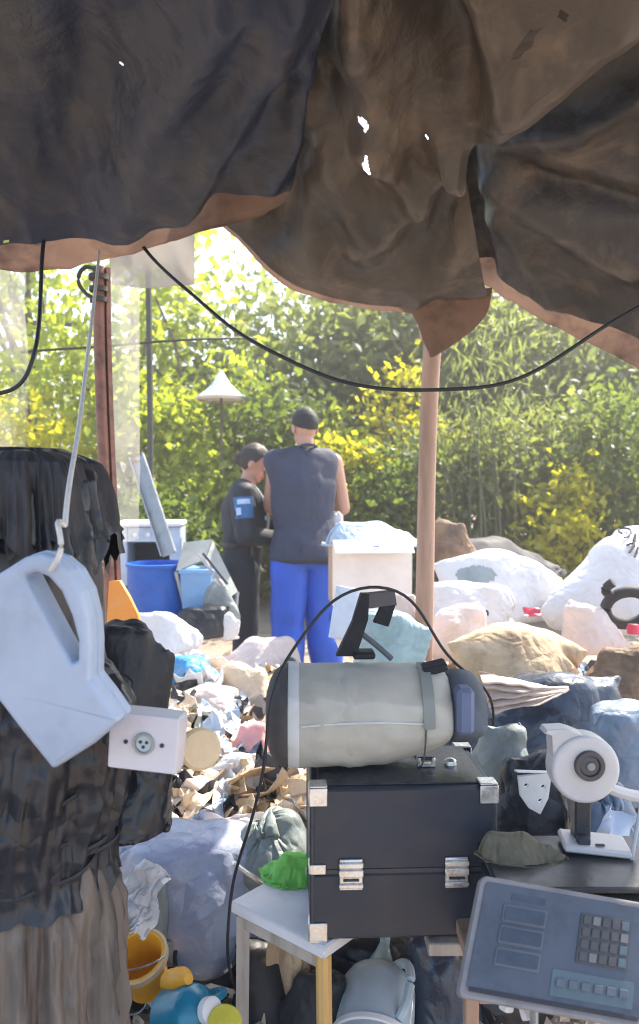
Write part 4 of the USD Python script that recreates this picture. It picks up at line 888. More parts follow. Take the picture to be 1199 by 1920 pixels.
c = at(1160, 1650, 1.62)
obj('clear_bag', moved(soft(.16, .13, .20, 85, 'tied'), (c[0], 1.66, c[2])), 'slate_bag', label='blue white plastic bag behind the post of the round appliance', cat='bag', smooth=True)
obj('metal_rod', tube([at(1172, 1690, 1.36), at(1204, 1500, 1.40)], .0035, 6, 4), 'grey_metal', label='thin grey metal rod leaning at the right edge above the shop scale', cat='rod')
for (x, y, w, s_) in ((1150, 1560, .07, 3), (1125, 1610, .06, 5), (1165, 1620, .05, 9)):
    obj('plastic_shard', moved(solid(sheet_mesh(w, w*1.3, s_, .5, .2, 8, 8, .15), .002), at(x, y, 1.55), (70, 10*s_, 20)), 'jug_plastic', label={3: 'upper left', 5: 'lower left', 9: 'lower right'}[s_] + ' of three pale blue plastic shards behind the shop scale', cat='shard', group='plastic shards behind the shop scale', smooth=40)

# ------------------------------------------------------------------ bags and bundles
def bundle(name, label, cat, pxc, py_bot, wpx, hpx, D, mt, seed, crinkle=.14, lump=.3, neck=None, dz=None, dep=None, sub=5, rot=0, flat=.75, kind=None):
    k = D/F; w, h = wpx*k, hpx*k; c = at(pxc, py_bot, D)
    m = soft(w, dep or w*.8, h, seed, kind or ('tied' if neck is not None else None))
    if rot: m.apply_transform(trimesh.transformations.rotation_matrix(math.radians(rot), [0, 1, 0], [0, 0, h/2]))
    t = thing(name, label, cat, (c[0], D, c[2])); obj('sack', m, mt, t, smooth=True); return t, w, h
# right side, far to near
bundle('dark_heap', 'low dark heap of covered scrap behind the white sacks and under the bushes', 'heap', 930, 1075, 260, 70, 4.7, 'dark_heap', 101, .2, .4)
bundle('dark_heap', 'brown dusty bundle behind the wooden pole on its right', 'bundle', 850, 1060, 90, 90, 4.3, 'brown_cloth', 102, .2, .3)
t_, w_, h_ = bundle('white_sack', 'large white plastic sack at the right edge with black print', 'sack', 1170, 1165, 300, 190, 3.4, 'white_bag', 103, dep=.55, kind='sack')
t2_, w_, h_ = bundle('white_sack', 'white plastic sack with a grey patch, right of the wooden pole', 'sack', 935, 1150, 210, 122, 3.6, 'white_bag', 104, dep=.45, kind='wad')
t3_, w_, h_ = bundle('white_sack', 'flat white plastic wrapper in front of the white sack with a grey patch', 'sack', 880, 1165, 150, 76, 3.3, 'white_bag', 105, kind='wad')
bundle('pink_sack', 'pinkish white plastic bag between the wooden pole and the tan bundle', 'bag', 850, 1225, 130, 100, 3.0, 'pinkish_bag', 106, .2, .3)
bundle('tan_bundle', 'tan crumpled cloth bundle on top of the large dark sack', 'bundle', 970, 1285, 240, 118, 2.65, 'tan_cloth', 107, dep=.36, kind='wad')
bundle('brown_bundle', 'brown crumpled bundle half hidden behind the knot of the dark sack', 'bundle', 1170, 1325, 170, 125, 2.5, 'brown_cloth', 108, .2, .3)
bundle('cream_sack', 'cream white bag standing behind the tan bundle', 'bag', 1110, 1215, 110, 90, 2.9, 'pinkish_bag', 118, .15, .3)
t, w, h = bundle('dark_sack', 'large glossy dark garbage sack with a pale pleated fold, right of the beige bag', 'sack', 985, 1470, 330, 215, 2.25, 'navy_bag', 109, kind='wad', dep=.42)
org = np.array([at(985, 1460, 2.25)[0], 2.25, at(985, 1460, 2.25)[2]])
U, Vv = np.meshgrid(np.linspace(.04, 1, 40), np.linspace(0, 1, 60), indexing='ij')
apex, ptop, pbot = at(1072, 1277, 2.06), at(900, 1250, 2.02), at(922, 1330, 1.97)
P = apex + U[..., None]*((1-Vv)[..., None]*(ptop-apex) + Vv[..., None]*(pbot-apex)) + (U*.012*np.sin(Vv*30 + 2*np.sin(U*3)))[..., None]*np.array([0, 1, .15]) + (.010*fb(np.stack([U*2, Vv*3, 0*U], -1), 2, 8, 3)*2)[..., None]*np.array([0, 1, 1])
P[..., 1] -= .03*np.sin(U*PI)
q, k2 = U.shape; i, j = np.meshgrid(np.arange(q-1), np.arange(k2-1), indexing='ij'); a = (i*k2+j).ravel()
obj('pleated_fold', solid(trimesh.Trimesh((P-org).reshape(-1, 3), np.vstack([np.stack([a, a+k2, a+k2+1], 1), np.stack([a, a+k2+1, a+1], 1)]), process=False), .003), 'pleat_pale', t, smooth=60)
for pts_, seed_ in (([(1072, 1277, 2.06), (1095, 1290, 2.04), (1118, 1330, 2.03), (1128, 1370, 2.05)], 1), ([(1072, 1277, 2.06), (1060, 1240, 2.08), (1082, 1215, 2.10), (1098, 1200, 2.12)], 2)):
    sp = spline([at(*p_) for p_ in pts_], 26); wd = np.interp(np.linspace(0, 1, 26), [0, .3, 1], [.012, .035, .05])
    tt = np.linspace(-1, 1, 14); P = sp[:, None] + (wd[:, None]*tt)[..., None]*np.array([.8, .2, .35]) + (.010*np.sin(tt*9 + seed_)[None]*np.linspace(.3, 1, 26)[:, None])[..., None]*np.array([0, 1, 0])
    i, j = np.meshgrid(np.arange(25), np.arange(13), indexing='ij'); a = (i*14+j).ravel()
    if seed_ == 3: obj('knot_ear', solid(trimesh.Trimesh((P-org).reshape(-1, 3), np.vstack([np.stack([a, a+14, a+15], 1), np.stack([a, a+15, a+1], 1)]), process=False), .002), 'navy_bag' if seed_ == 1 else 'tan_cloth', t, smooth=True)
bundle('slate_sack', 'slate blue plastic sack at the right edge below the brown bundle', 'sack', 1185, 1480, 160, 170, 2.0, 'slate_bag', 110, kind='sack')
bundle('green_grey_sack', 'grey green see-through plastic sack behind the right end of the black case', 'sack', 935, 1470, 130, 120, 1.95, 'grey_bag', 111, .16, .3)
# dark hose ring
c = at(1178, 1140, 2.95); k = 2.95/F
t = thing('rubber_ring', 'dark rubber hose ring on the white sack at the right edge', 'hose', c, rot=(20, 0, 0))
th = np.linspace(0, 2*PI, 40); obj('ring', tube(np.stack([.085*np.cos(th), 0*th, .07*np.sin(th)], 1), .022, 10), 'tyre', t)
obj('hose_end', tube([(-.06, 0, .05), (-.10, -.01, .085), (-.08, -.02, .12)], .018, 10, 8), 'tyre', t)
obj('red_bottle_top', moved(lathe([(0, 0), (.022, 0), (.024, .02), (.018, .035), (0, .038)], 16), at(1188, 1188, 2.85)), 'red_plastic', label='pink red plastic cap under the dark rubber ring at the right edge', cat='cap')
obj('red_wrapper', moved(solid(sheet_mesh(.07, .04, 5, .4, .15, 8, 8), .002), at(998, 1148, 3.15), (50, 0, 0)), 'red_plastic', label='small red wrapper on the white sacks right of the wooden pole', cat='wrapper', smooth=40)
# print on the white sacks: bold dark strokes lying on the surface
def sack_of(t):
    g = UsdGeom.Mesh(stage.GetPrimAtPath(str(t.GetPath()) + '/sack')); v = np.array(g.GetPointsAttr().Get()); f = np.array(g.GetFaceVertexIndicesAttr().Get()).reshape(-1, 3)
    o = np.array(UsdGeom.Xformable(t).GetLocalTransformation().ExtractTranslation()); return v, f, o
def on_sack(t, pts, r, name='print_mark', mt='ink'):
    v, f, o = sack_of(t); q = project(v + o); out = []
    for x, y in pts:
        d = np.hypot(q[:, 0]-x, q[:, 1]-y); near = np.nonzero(d < max(7, d.min()+2))[0]; k = near[np.argmin(v[near, 1])]; p = at(x, y, v[k, 1] + o[1]) - o; out.append(p - [0, r*.5, 0])
    obj(name, tube(out, r, 5, 12), mt, t)
for pts in ([(1166, 1000), (1172, 990), (1181, 992), (1180, 1004), (1171, 1008)], [(1188, 1014), (1192, 1002), (1190, 1024)], [(1176, 1022), (1186, 1018), (1180, 1036)], [(1193, 1038), (1197, 1026), (1190, 1044)]): on_sack(t_, pts, .005)
for pts in ([(872, 1146), (880, 1152)], [(890, 1146), (893, 1154), (899, 1147)], [(906, 1148), (914, 1146), (915, 1154)]): on_sack(t3_, pts, .004)
v, f, o = sack_of(t2_); n_ = np.cross(v[f[:, 1]]-v[f[:, 0]], v[f[:, 2]]-v[f[:, 0]]); q = project(v[f].mean(1) + o)
sel = (((q[:, 0]-893)/38)**2 + ((q[:, 1]-1078)/17)**2 < 1) & (v[f].mean(1)[:, 1] < .05)
if sel.sum() > 3:
    m = trimesh.Trimesh(v, f[sel], process=False); m.remove_unreferenced_vertices(); m.vertices = np.array(m.vertices) - [0, .004, 0]; obj('grey_patch', m, 'scrap_grey', t2_, smooth=True)
# cardboard box with blue sheet, behind the beige bag
c = at(695, 1135, 3.9); k = 3.9/F
t = thing('cardboard_box', 'pale cardboard box behind the beige bag, right of the person in blue trousers', 'box', (c[0], 4.02, c[2]), rotz=4)
w, h = 150*k, 122*k
obj('front_panel', box(w, .006, h, (0, -.13, h/2), .001), 'cardboard_pale', t); obj('back_panel', box(w, .006, h, (0, .13, h/2), .001), 'cardboard', t)
for s in (-1, 1): obj('side_panel', box(.006, .253, h, (s*(w/2-.003), 0, h/2), .001), 'cardboard', t)
obj('bottom_panel', box(w-.012, .253, .006, (0, 0, .004), .001), 'cardboard', t)
obj('flap', moved(box(w-.01, .12, .005, (0, -.06, 0), .001), (0, -.125, h+.002), (28, 0, 0)), 'cardboard_pale', t)
c2 = at(705, 1005, 3.95)
obj('blue_sheet', moved(soft(186*k, .36, 46*k, 121, 'flat'), (c2[0], 4.02, at(700, 1024, 3.9)[2])), 'sheet_blue', label='crumpled pale blue plastic sheet lying on the cardboard box', cat='plastic sheet', smooth=True)
bundle('teal_bag', 'pale teal crumpled plastic bag behind the black strap of the beige bag', 'bag', 735, 1245, 130, 105, 2.35, 'teal_film', 122, .2, .3)
bundle('pink_sack', 'pale pink plastic bag left of the foot of the wooden pole', 'bag', 762, 1190, 80, 85, 2.9, 'pinkish_bag', 123, .2, .3)
c = at(640, 1190, 3.2)
obj('grey_board', moved(box(.10, .02, .22, (0, 0, .09), .003), c, (-14, 12, 10)), 'appliance_grey', label='narrow grey board leaning behind the cord loop of the beige bag', cat='board')
bundle('white_sack', 'white plastic bag below the cardboard box behind the cord loop', 'bag', 700, 1215, 130, 90, 3.3, 'white_bag', 124, .2, .3)

# left side
bundle('white_sack', 'white plastic bag lying in front of the legs of the two people', 'bag', 480, 1262, 170, 70, 3.75, 'pinkish_bag', 131, .16, .3)
bundle('cream_sack', 'cream paper bag just left of the beige cylindrical bag', 'bag', 470, 1338, 125, 100, 3.1, 'cream_bag', 132, .16, .3)
bundle('cyan_wrapper', 'crumpled bright blue plastic wrapper in the trash heap', 'wrapper', 368, 1285, 95, 58, 3.3, 'cyan_bag', 133, .3, .45)
bundle('pink_sack', 'pinkish paper bag below the bright blue wrapper', 'bag', 385, 1340, 130, 58, 3.0, 'pinkish_bag', 134, .25, .4)
bundle('pink_box', 'salmon pink plastic packet near the left end of the beige bag', 'packet', 468, 1425, 80, 75, 2.6, 'pink_plastic', 135, .22, .4)
bundle('white_wad', 'crumpled white plastic wad right of the cream tub', 'bag', 430, 1470, 90, 58, 2.45, 'white_bag', 136, .3, .45)
bundle('cream_sack', 'cream yellow carton crushed at the lower left of the heap', 'carton', 285, 1580, 110, 70, 2.1, 'cream_bag', 137, .25, .45)
bundle('dark_heap', 'dark crumpled bag behind the orange plastic panel', 'bag', 380, 1190, 90, 55, 3.95, 'black_plastic', 138, .2, .3)
bundle('grey_sack', 'grey white plastic sheet curled left of the light blue bin', 'plastic sheet', 320, 1215, 110, 70, 3.7, 'white_bag', 139, .3, .45)
bundle('blue_film_bag', 'large bluish see-through plastic bag at lower left beside the bench', 'bag', 400, 1775, 350, 235, 1.86, 'blue_film_bag', 140, kind='sack', dep=.34)
bundle('olive_bundle', 'olive grey crumpled sheet at the left end of the bluish bag', 'plastic sheet', 275, 1760, 90, 140, 1.72, 'grey_bag', 141, .25, .35)
c = at(230, 1210, 2.5); 
t = thing('orange_panel', 'bent orange plastic panel standing behind the draped post', 'panel', c, rotz=-14)
pp = loc([(196, 1214), (204, 1090), (226, 1088), (246, 1118), (264, 1152), (270, 1212)], 2.5, c)
obj('panel', plate(pp, .02, .006, steps=3), 'orange_plastic', t)
obj('panel_base', box(.11, .06, .03, (.0, 0, -.018), .006), 'white_plastic', t)
# blue drum and bin
c = at(290, 1170, 4.1); k = 4.1/F; h = 112*k
t = thing('blue_drum', 'open bright blue plastic drum in front of the pale appliance cabinet', 'drum', (c[0], 4.2, c[2]))
obj('shell', lathe([(0, 0), (52*k, 0), (55*k, .01), (56*k, h*.3), (57*k, h*.33), (56*k, h*.36), (57*k, h*.66), (58*k, h*.69), (57*k, h*.72), (58*k, h-.01), (55*k, h-.01), (52*k, .012), (0, .012)], 36), 'drum_blue', t)
obj('rim', lathe([(57*k, h-.018), (61*k, h-.016), (61*k, h), (56*k, h+.003), (55*k, h-.012)], 36), 'drum_blue', t)
c = at(372, 1172, 4.05); k = 4.05/F
t = thing('light_blue_bin', 'light blue rectangular plastic bin right of the bright blue drum', 'bin', (c[0], 4.15, c[2]), rotz=-6)
h = 104*k; w0 = 60*k
sect = lambda s, z: [(-w0/2*s, -.11*s, z), (w0/2*s, -.11*s, z), (w0/2*s, .11*s, z), (-w0/2*s, .11*s, z)]
def loft(secs, closed_bottom=True):
    v = np.array(sum(secs, [])); n = 4; f = []
    for i in range(len(secs)-1):
        for j in range(n): f += [(i*n+j, i*n+(j+1) % n, (i+1)*n+(j+1) % n), (i*n+j, (i+1)*n+(j+1) % n, (i+1)*n+j)]
    f += [(0, 2, 1), (0, 3, 2)]; k2 = (len(secs)-1)*n; f += [(k2, k2+1, k2+2), (k2, k2+2, k2+3)]
    return trimesh.Trimesh(v, np.array(f), process=False)
obj('shell', loft([sect(.86, 0), sect(1.0, h), sect(.94, h), sect(.80, .015)]), 'bin_blue', t, smooth=False)
obj('rim', loft([sect(1.0, h-.02), sect(1.07, h-.018), sect(1.07, h+.002), sect(.97, h+.002), sect(.96, h-.01)][:4]), 'bin_blue', t, smooth=False)
# pale appliance cabinet
c = at(272, 1100, 4.5); k = 4.5/F; w, h = 122*k, 112*k
t = thing('appliance_cabinet', 'pale grey blue appliance cabinet with a dark opening behind the blue drum', 'cabinet', (c[0], 4.7, c[2]), rotz=5)
for s in (-1, 1): obj('side_panel', box(w*.18, .34, h, (s*w*.41, 0, h/2), .006), 'appliance_grey', t)
obj('top_panel', box(w*1.04, .37, .03, (0, -.005, h+.0155), .008), 'white_plastic', t)
obj('control_strip', box(w*.635, .33, h*.25, (0, 0, h*.868), .004), 'appliance_grey', t)
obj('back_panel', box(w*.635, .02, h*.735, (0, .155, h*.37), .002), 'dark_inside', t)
obj('base_strip', box(w*.635, .33, h*.2, (0, 0, h*.1), .004), 'appliance_grey', t)
for s in (-.2, 0, .2): obj('knob', moved(plate(disc(.014, 14), .02, .003), (s*w, -.175, h*.87)), 'white_plastic', t)
# leaning channel, folded chair scrap
def channel(pts, w, dep):
    a, b = pts; d = b-a; L_ = np.linalg.norm(d); d /= L_; s = np.cross(d, [0, 1, 0]); s /= np.linalg.norm(s); n = np.cross(s, d)
    sec = [(-w/2, 0), (w/2, 0), (w/2, dep), (w/2-.006, dep), (w/2-.006, .006), (-w/2+.006, .006), (-w/2+.006, dep), (-w/2, dep)]
    v = np.vstack([[p + s*u + n*q for u, q in sec] for p in (a, b)]); f = []
    for j in range(8): f += [(j, (j+1) % 8, 8+(j+1) % 8), (j, 8+(j+1) % 8, 8+j)]
    m = trimesh.Trimesh(v, np.array(f), process=False); m.fix_normals(); return m
c = at(318, 1040, 4.0)
t = thing('metal_channel', 'grey metal channel leaning steeply against the scrap left of the people', 'metal bar', c)
obj('channel', channel((at(318, 1040, 4.0)-c, at(258, 856, 4.15)-c), .080, -.035), 'grey_metal', t, smooth=False)
obj('end_bracket', moved(box(.05, .03, .012, (0, 0, 0), .002), at(250, 862, 4.13)-c), 'rust', t)
c = at(385, 1150, 4.0)
t = thing('broken_chair', 'broken grey folding chair with a slatted arm beside the person in black uniform', 'chair', c)
def quad(ps, th_=.012): 
    P = np.array([at(*p) - c for p in ps]); m = trimesh.Trimesh(P, [(0, 1, 2), (0, 2, 3)], process=False); return solid(m, th_)
obj('back_panel', quad([(330, 1072, 4.05), (345, 1018, 4.15), (398, 1012, 4.2), (384, 1050, 4.1)]), 'scrap_grey', t, smooth=False)
obj('seat', quad([(384, 1052, 4.1), (398, 1014, 4.2), (445, 1110, 4.15), (405, 1140, 4.0)]), 'scrap_grey', t, smooth=False)
for i, off in enumerate((0, 9)): obj('arm_slat', tube([at(372+off, 1040-off*.3, 3.98)-c, at(418+off, 1098-off*.3, 3.95)-c], .007, 6), 'bright_metal' if i == 0 else 'ink', t)
for a_, b_ in (((405, 1140, 4.0), (400, 1195, 3.98)), ((445, 1110, 4.15), (438, 1190, 4.1)), ((330, 1072, 4.05), (345, 1130, 4.1)), ((384, 1050, 4.1), (430, 1150, 4.05))):
    obj('leg', tube([at(*a_)-c, at(*b_)-c], .011, 8), 'grey_metal', t)
bundle('grey_sack', 'slack grey sack at the feet of the broken folding chair', 'sack', 415, 1165, 70, 85, 4.05, 'grey_bag', 142, .2, .3)
bundle('white_wad', 'small white plastic container between the broken chair and the uniformed person', 'container', 428, 1195, 42, 48, 3.95, 'white_bag', 143, .08, .15)

# lower-left vessels
c = at(275, 1855, 1.62); k = 1.62/F
t = thing('yellow_bucket', 'orange yellow plastic bucket lying tilted at the lower left', 'bucket', c + [0, .02, .0], rot=(24, -10, 0))
obj('body', lathe([(0, 0), (.044, 0), (.056, .085), (.060, .085), (.060, .092), (.052, .092), (.040, .006), (0, .006)], 28), 'yellow_plastic', t)
obj('rim', lathe([(.058, .080), (.064, .080), (.064, .093), (.058, .093), (.058, .080)], 28), 'cream_plastic', t)
th = np.linspace(0, PI, 18); obj('bail', tube(np.stack([.062*np.cos(th), -.045*np.sin(th), .085+.03*np.sin(th)], 1), .002, 5), 'grey_metal', t)
c = at(318, 1842, 1.56); obj('yellow_bottle', moved(lathe([(0, 0), (.022, 0), (.024, .01), (.024, .06), (.010, .08), (.010, .09), (0, .09)], 18), c, (60, 0, 40)), 'yellow_plastic', label='small yellow bottle wedged between the yellow bucket and the teal jug', cat='bottle')
c = at(345, 1900, 1.50)
t = thing('teal_jug', 'teal blue plastic jug lying on its side at the bottom left', 'jug', c, rot=(64, 0, 52))
obj('body', lathe([(0, -.05), (.046, -.05), (.050, -.04), (.050, .03), (.046, .045), (.024, .062), (.020, .066), (.020, .08), (0, .08)], 28), 'teal_plastic', t)
obj('cap', lathe([(.022, .072), (.024, .074), (.024, .09), (.020, .093), (0, .093)], 18), 'white_plastic', t)
obj('handle', tube([(.044, 0, .045), (.075, 0, .04), (.08, 0, 0), (.05, 0, -.02)], .008, 8, 14), 'teal_plastic', t)
c = at(420, 1925, 1.44)
obj('lemon_lid', moved(lathe([(0, 0), (.030, 0), (.032, .006), (.032, .018), (.027, .023), (0, .025)], 26), c, (20, 10, 0)), 'lemon_plastic', label='round lemon yellow plastic lid at the bottom left of the bench leg', cat='lid')
c = at(390, 1850, 1.72)
t = thing('black_pot', 'black cooking pot in the shadow under the bluish plastic bag', 'pot', c, rot=(14, 0, 0))
obj('body', lathe([(0, 0), (.055, 0), (.068, .02), (.070, .085), (.074, .088), (.074, .094), (.066, .094), (.064, .02), (0, .01)], 28), 'pot_black', t)
for s in (-1, 1): obj('handle', tube([(s*.068, -.02, .07), (s*.095, -.012, .072), (s*.095, .012, .072), (s*.068, .02, .07)], .005, 6, 10), 'pot_black', t)
c = at(705, 1900, 1.60)
t = thing('grey_canister', 'grey white plastic canister with a teal spout lying under the black case', 'canister', c, rot=(-58, 38, 10))
obj('body', lathe([(0, -.09), (.070, -.09), (.080, -.08), (.082, 0), (.080, .05), (.066, .075), (.036, .095), (.030, .10), (0, .10)], 32), 'can_grey', t)
obj('ring', lathe([(.081, -.062), (.086, -.06), (.086, -.05), (.081, -.048)], 32), 'white_plastic', t)
obj('spout', lathe([(.030, .098), (.031, .10), (.022, .13), (.016, .17), (.011, .17), (.018, .10)], 20), 'teal_film', t)
obj('handle', tube([(0, -.05, .08), (0, -.10, .06), (0, -.105, 0), (0, -.08, -.04)], .010, 8, 16), 'can_grey', t)
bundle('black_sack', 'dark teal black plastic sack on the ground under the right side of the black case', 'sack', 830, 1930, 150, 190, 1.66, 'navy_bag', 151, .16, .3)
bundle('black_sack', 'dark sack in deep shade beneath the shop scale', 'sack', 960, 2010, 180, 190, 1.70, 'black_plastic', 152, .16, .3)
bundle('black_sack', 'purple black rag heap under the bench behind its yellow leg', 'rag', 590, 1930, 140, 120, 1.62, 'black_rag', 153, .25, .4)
for (x, y, s_) in ((950, 1888, 4), (986, 1900, 7)):
    obj('white_scrap', moved(box(.018, .014, .022, (0, 0, 0), .003), at(x, y, 1.30), (20*s_, 15, 30)), 'white_plastic', label=('left' if s_ == 4 else 'right') + ' of the two small white blocks in the dark below the shop scale', cat='scrap', group='white blocks below the shop scale')

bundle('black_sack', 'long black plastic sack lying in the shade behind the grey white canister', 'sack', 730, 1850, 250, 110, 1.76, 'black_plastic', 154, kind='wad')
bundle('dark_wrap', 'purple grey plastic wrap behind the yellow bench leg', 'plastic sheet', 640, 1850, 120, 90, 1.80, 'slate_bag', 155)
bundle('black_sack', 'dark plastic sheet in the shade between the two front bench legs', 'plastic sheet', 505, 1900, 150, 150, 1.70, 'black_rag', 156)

# ------------------------------------------------------------------ loose pieces over the heap
rg = np.random.default_rng(77)
def spot(x0, x1, y0, y1):
    for _ in range(40):
        p = hit(rg.uniform(x0, x1), rg.uniform(y0, y1), 1.5, 4.4)
        if p is not None: return p
    return None
KINDS = [
 ('cardboard_scrap', 'torn tan or cream cardboard piece lying loose in the trash heap', 'cardboard', 'torn cardboard pieces in the trash heap', ['cardboard', 'cardboard_pale', 'cream_bag', 'tan_cloth'], 100),
 ('paper_scrap', 'crumpled white to orange paper scrap lying loose in the trash heap', 'paper', 'crumpled paper scraps in the trash heap', ['white_bag', 'pinkish_bag', 'cream_bag', 'cream_plastic', 'sheet_blue', 'white_bag'], 110),
 ('dark_scrap', 'small dark plastic fragment lying loose in the trash heap', 'fragment', 'dark plastic fragments in the trash heap', ['black_plastic', 'scrap_grey', 'dark_heap', 'navy_bag'], 56),
 ('broken_stick', 'short broken wooden stick lying in the trash heap', 'stick', 'broken sticks in the trash heap', ['wood_pale', 'wood_pole', 'wood_yellow'], 34),
 ('plastic_bottle', 'small empty plastic bottle lying in the trash heap', 'bottle', 'plastic bottles in the trash heap', ['film_clear', 'teal_film', 'white_plastic'], 16),
 ('tin_can', 'small dented tin can lying in the trash heap', 'can', 'tin cans in the trash heap', ['grey_metal', 'bright_metal'], 12),
]
TONE = {'cardboard': 'brown', 'cardboard_pale': 'pale', 'cream_bag': 'cream', 'tan_cloth': 'tan', 'white_bag': 'white', 'pinkish_bag': 'pinkish', 'cream_plastic': 'yellowish', 'sheet_blue': 'pale blue', 'black_plastic': 'glossy black', 'scrap_grey': 'grey', 'dark_heap': 'dull black', 'navy_bag': 'dark navy',
        'wood_pale': 'pale grey', 'wood_pole': 'brown', 'wood_yellow': 'yellow', 'film_clear': 'clear', 'teal_film': 'pale teal', 'white_plastic': 'white', 'grey_metal': 'dull grey', 'bright_metal': 'shiny'}
THING = {'cardboard_scrap': 'torn cardboard piece', 'paper_scrap': 'crumpled paper scrap', 'dark_scrap': 'plastic fragment', 'broken_stick': 'broken wooden stick', 'plastic_bottle': 'empty plastic bottle', 'tin_can': 'dented tin can'}
WHERE = ['beside the bright blue wrapper', 'between the cream tub and the beige bag', 'left of the black case', 'left of the black case', 'at the foot of the bluish bag', 'behind the beige bag', 'among the sacks at right']
ZONES = [(240, 560, 1200, 1300), (240, 560, 1300, 1440), (230, 580, 1440, 1560), (230, 580, 1440, 1560), (230, 470, 1700, 1900), (560, 860, 1120, 1250), (820, 1199, 1140, 1330)]
ZW = np.array([.12, .22, .20, .14, .05, .07, .20])
for name, label, cat, group, mats, n in KINDS:
    for k in range(n):
        zi = rg.choice(len(ZONES), p=ZW); p = spot(*ZONES[zi])
        if p is None: continue
        mt = mats[rg.integers(len(mats))]; label = f'{TONE[mt]} {THING[name]} lying {WHERE[zi]}'; group = label[0].lower() + label[1:]
        s = rg.uniform(.05, .15); e = rg.uniform(-40, 40, 3); e[2] = rg.uniform(0, 360); p = p + [0, 0, rg.uniform(.02, .08 if zi in (0, 1, 6) else .05)]
        if name == 'broken_stick':
            L_ = rg.uniform(.12, .32); d = [(-L_/2, 0, 0), (0, rg.normal()*.012, .006), (L_/2, 0, 0)]
            obj(name, moved(tube(d, [.007, .006, .004], 5, 5), p, e*[.3, .5, 1]), mt, label=label, cat=cat, group=group)
        elif name == 'plastic_bottle':
            t = thing(name, label, cat, p, rot=(80+e[0]*.3, e[1], e[2]), group=group)
            obj('body', lathe([(0, -.06), (.022, -.06), (.025, -.05), (.024, 0), (.025, .03), (.010, .055), (.010, .065), (0, .065)], 14), mt, t)
            obj('cap', lathe([(0, .062), (.0125, .062), (.0125, .077), (0, .077)], 10), ['red_plastic', 'bin_blue', 'white_plastic'][k % 3], t)
        elif name == 'tin_can':
            obj(name, moved(lathe([(0, -.045), (.030, -.045), (.032, -.042), (.031, 0), (.032, .042), (.030, .045), (.028, .043), (.028, -.04), (0, -.04)], 16), p, (70+e[0], e[1], e[2])), mt, label=label, cat=cat, group=group)
        elif name == 'cardboard_scrap':
            obj(name, moved(solid(sheet_mesh(s*1.5, s, int(rg.integers(1e4)), .35, .08, 5, 5, .12), .004), p, e), mt, label=label, cat=cat, group=group, smooth=30)
        else:
            obj(name, moved(solid(sheet_mesh(s*1.2, s, int(rg.integers(1e4)), .9, .5, 7, 7, .2), .002), p, e), mt, label=label, cat=cat, group=group, smooth=30)
for (x, y, D, w, hh, sd, mt, lb) in ((300, 1592, 1.92, .20, .14, 3, 'white_bag', 'torn white plastic sheet draped over the left end of the bluish bag'), (420, 1578, 1.94, .24, .12, 6, 'pinkish_bag', 'pinkish white torn sheet draped over the middle of the bluish bag'),
                                       (262, 1690, 1.62, .09, .13, 9, 'white_bag', 'small white torn sheet hanging beside the draped post above the yellow bucket'), (330, 1520, 2.2, .22, .15, 12, 'cream_bag', 'cream torn sheet spread on the heap behind the bluish bag')):
    obj('torn_sheet', moved(solid(sheet_mesh(w, hh, sd, .7, .35, 22, 18, .22), .002), at(x, y, D), (38, 6*((sd % 5) - 2), 8*((sd % 4) - 2))), mt, label=lb, cat='plastic sheet', smooth=40)
# fine litter nobody could count
n = 26000; x = rg.normal(.1, .95, n); y = 1.35 + 3.3*rg.uniform(0, 1, n)**.8; z = gz(x, y)
pos = np.stack([x, y, z + rg.uniform(-.002, .03, n)], 1); a = rg.normal(size=(n, 3))*[1, 1, .45]; a /= np.linalg.norm(a, axis=1, keepdims=True)
b = np.cross(a, rg.normal(size=(n, 3))*[.4, .4, 1]); b /= np.linalg.norm(b, axis=1, keepdims=True); s = rg.uniform(.008, .032, (n, 1)) * (1 + (rg.uniform(size=(n, 1)) < .12)*.9); s = s*np.clip((y[:, None] - .7)/1.7, .35, 1); u = rg.uniform(.3, 1, (n, 1)); nn = np.cross(a, b)
v = np.stack([pos-a*s-b*s*u, pos+a*s*.9-b*s*u*.8+nn*s*.3, pos+a*s+b*s*u, pos-a*s*.7+b*s*u*.9+nn*s*.25], 1).reshape(-1, 3); q = np.arange(n)[:, None]*4
obj('litter', trimesh.Trimesh(v, np.vstack([q+[0, 1, 2], q+[0, 2, 3]]), process=False), 'litter_mix', smooth=False, label='fine mixed litter covering the trash heap', cat='litter', kind='stuff')

# ------------------------------------------------------------------ people
def ball(p, r, n=20): return m3.Manifold.sphere(float(r), n).translate([float(c) for c in p])
def bone(a, b, ra, rb): return m3.Manifold.batch_hull([ball(a, ra), ball(b, rb)])
def chain(ps, rs): return [bone(ps[i], ps[i+1], rs[i], rs[i+1]) for i in range(len(ps)-1)]
def ell(p, r, n=28): return m3.Manifold.sphere(1.0, n).scale([float(c) for c in r]).translate([float(c) for c in p])
def fuse(parts, ref=.014, it=8):
    m = m3.Manifold.batch_boolean(parts, m3.OpType.Add).refine_to_length(ref).to_mesh()
    tm = trimesh.Trimesh(m.vert_properties[:, :3], m.tri_verts, process=True)
    trimesh.smoothing.filter_taubin(tm, iterations=it); return tm
def wrinkle(m, amp, sc, seed, stretch=(1, 1, .6)):
    v = np.array(m.vertices); n = np.array(m.vertex_normals); m.vertices = v + n*(amp*(ridged(v*stretch, sc, seed, 3) + fb(v, sc*.7, seed+3, 2)))[:, None]; return m
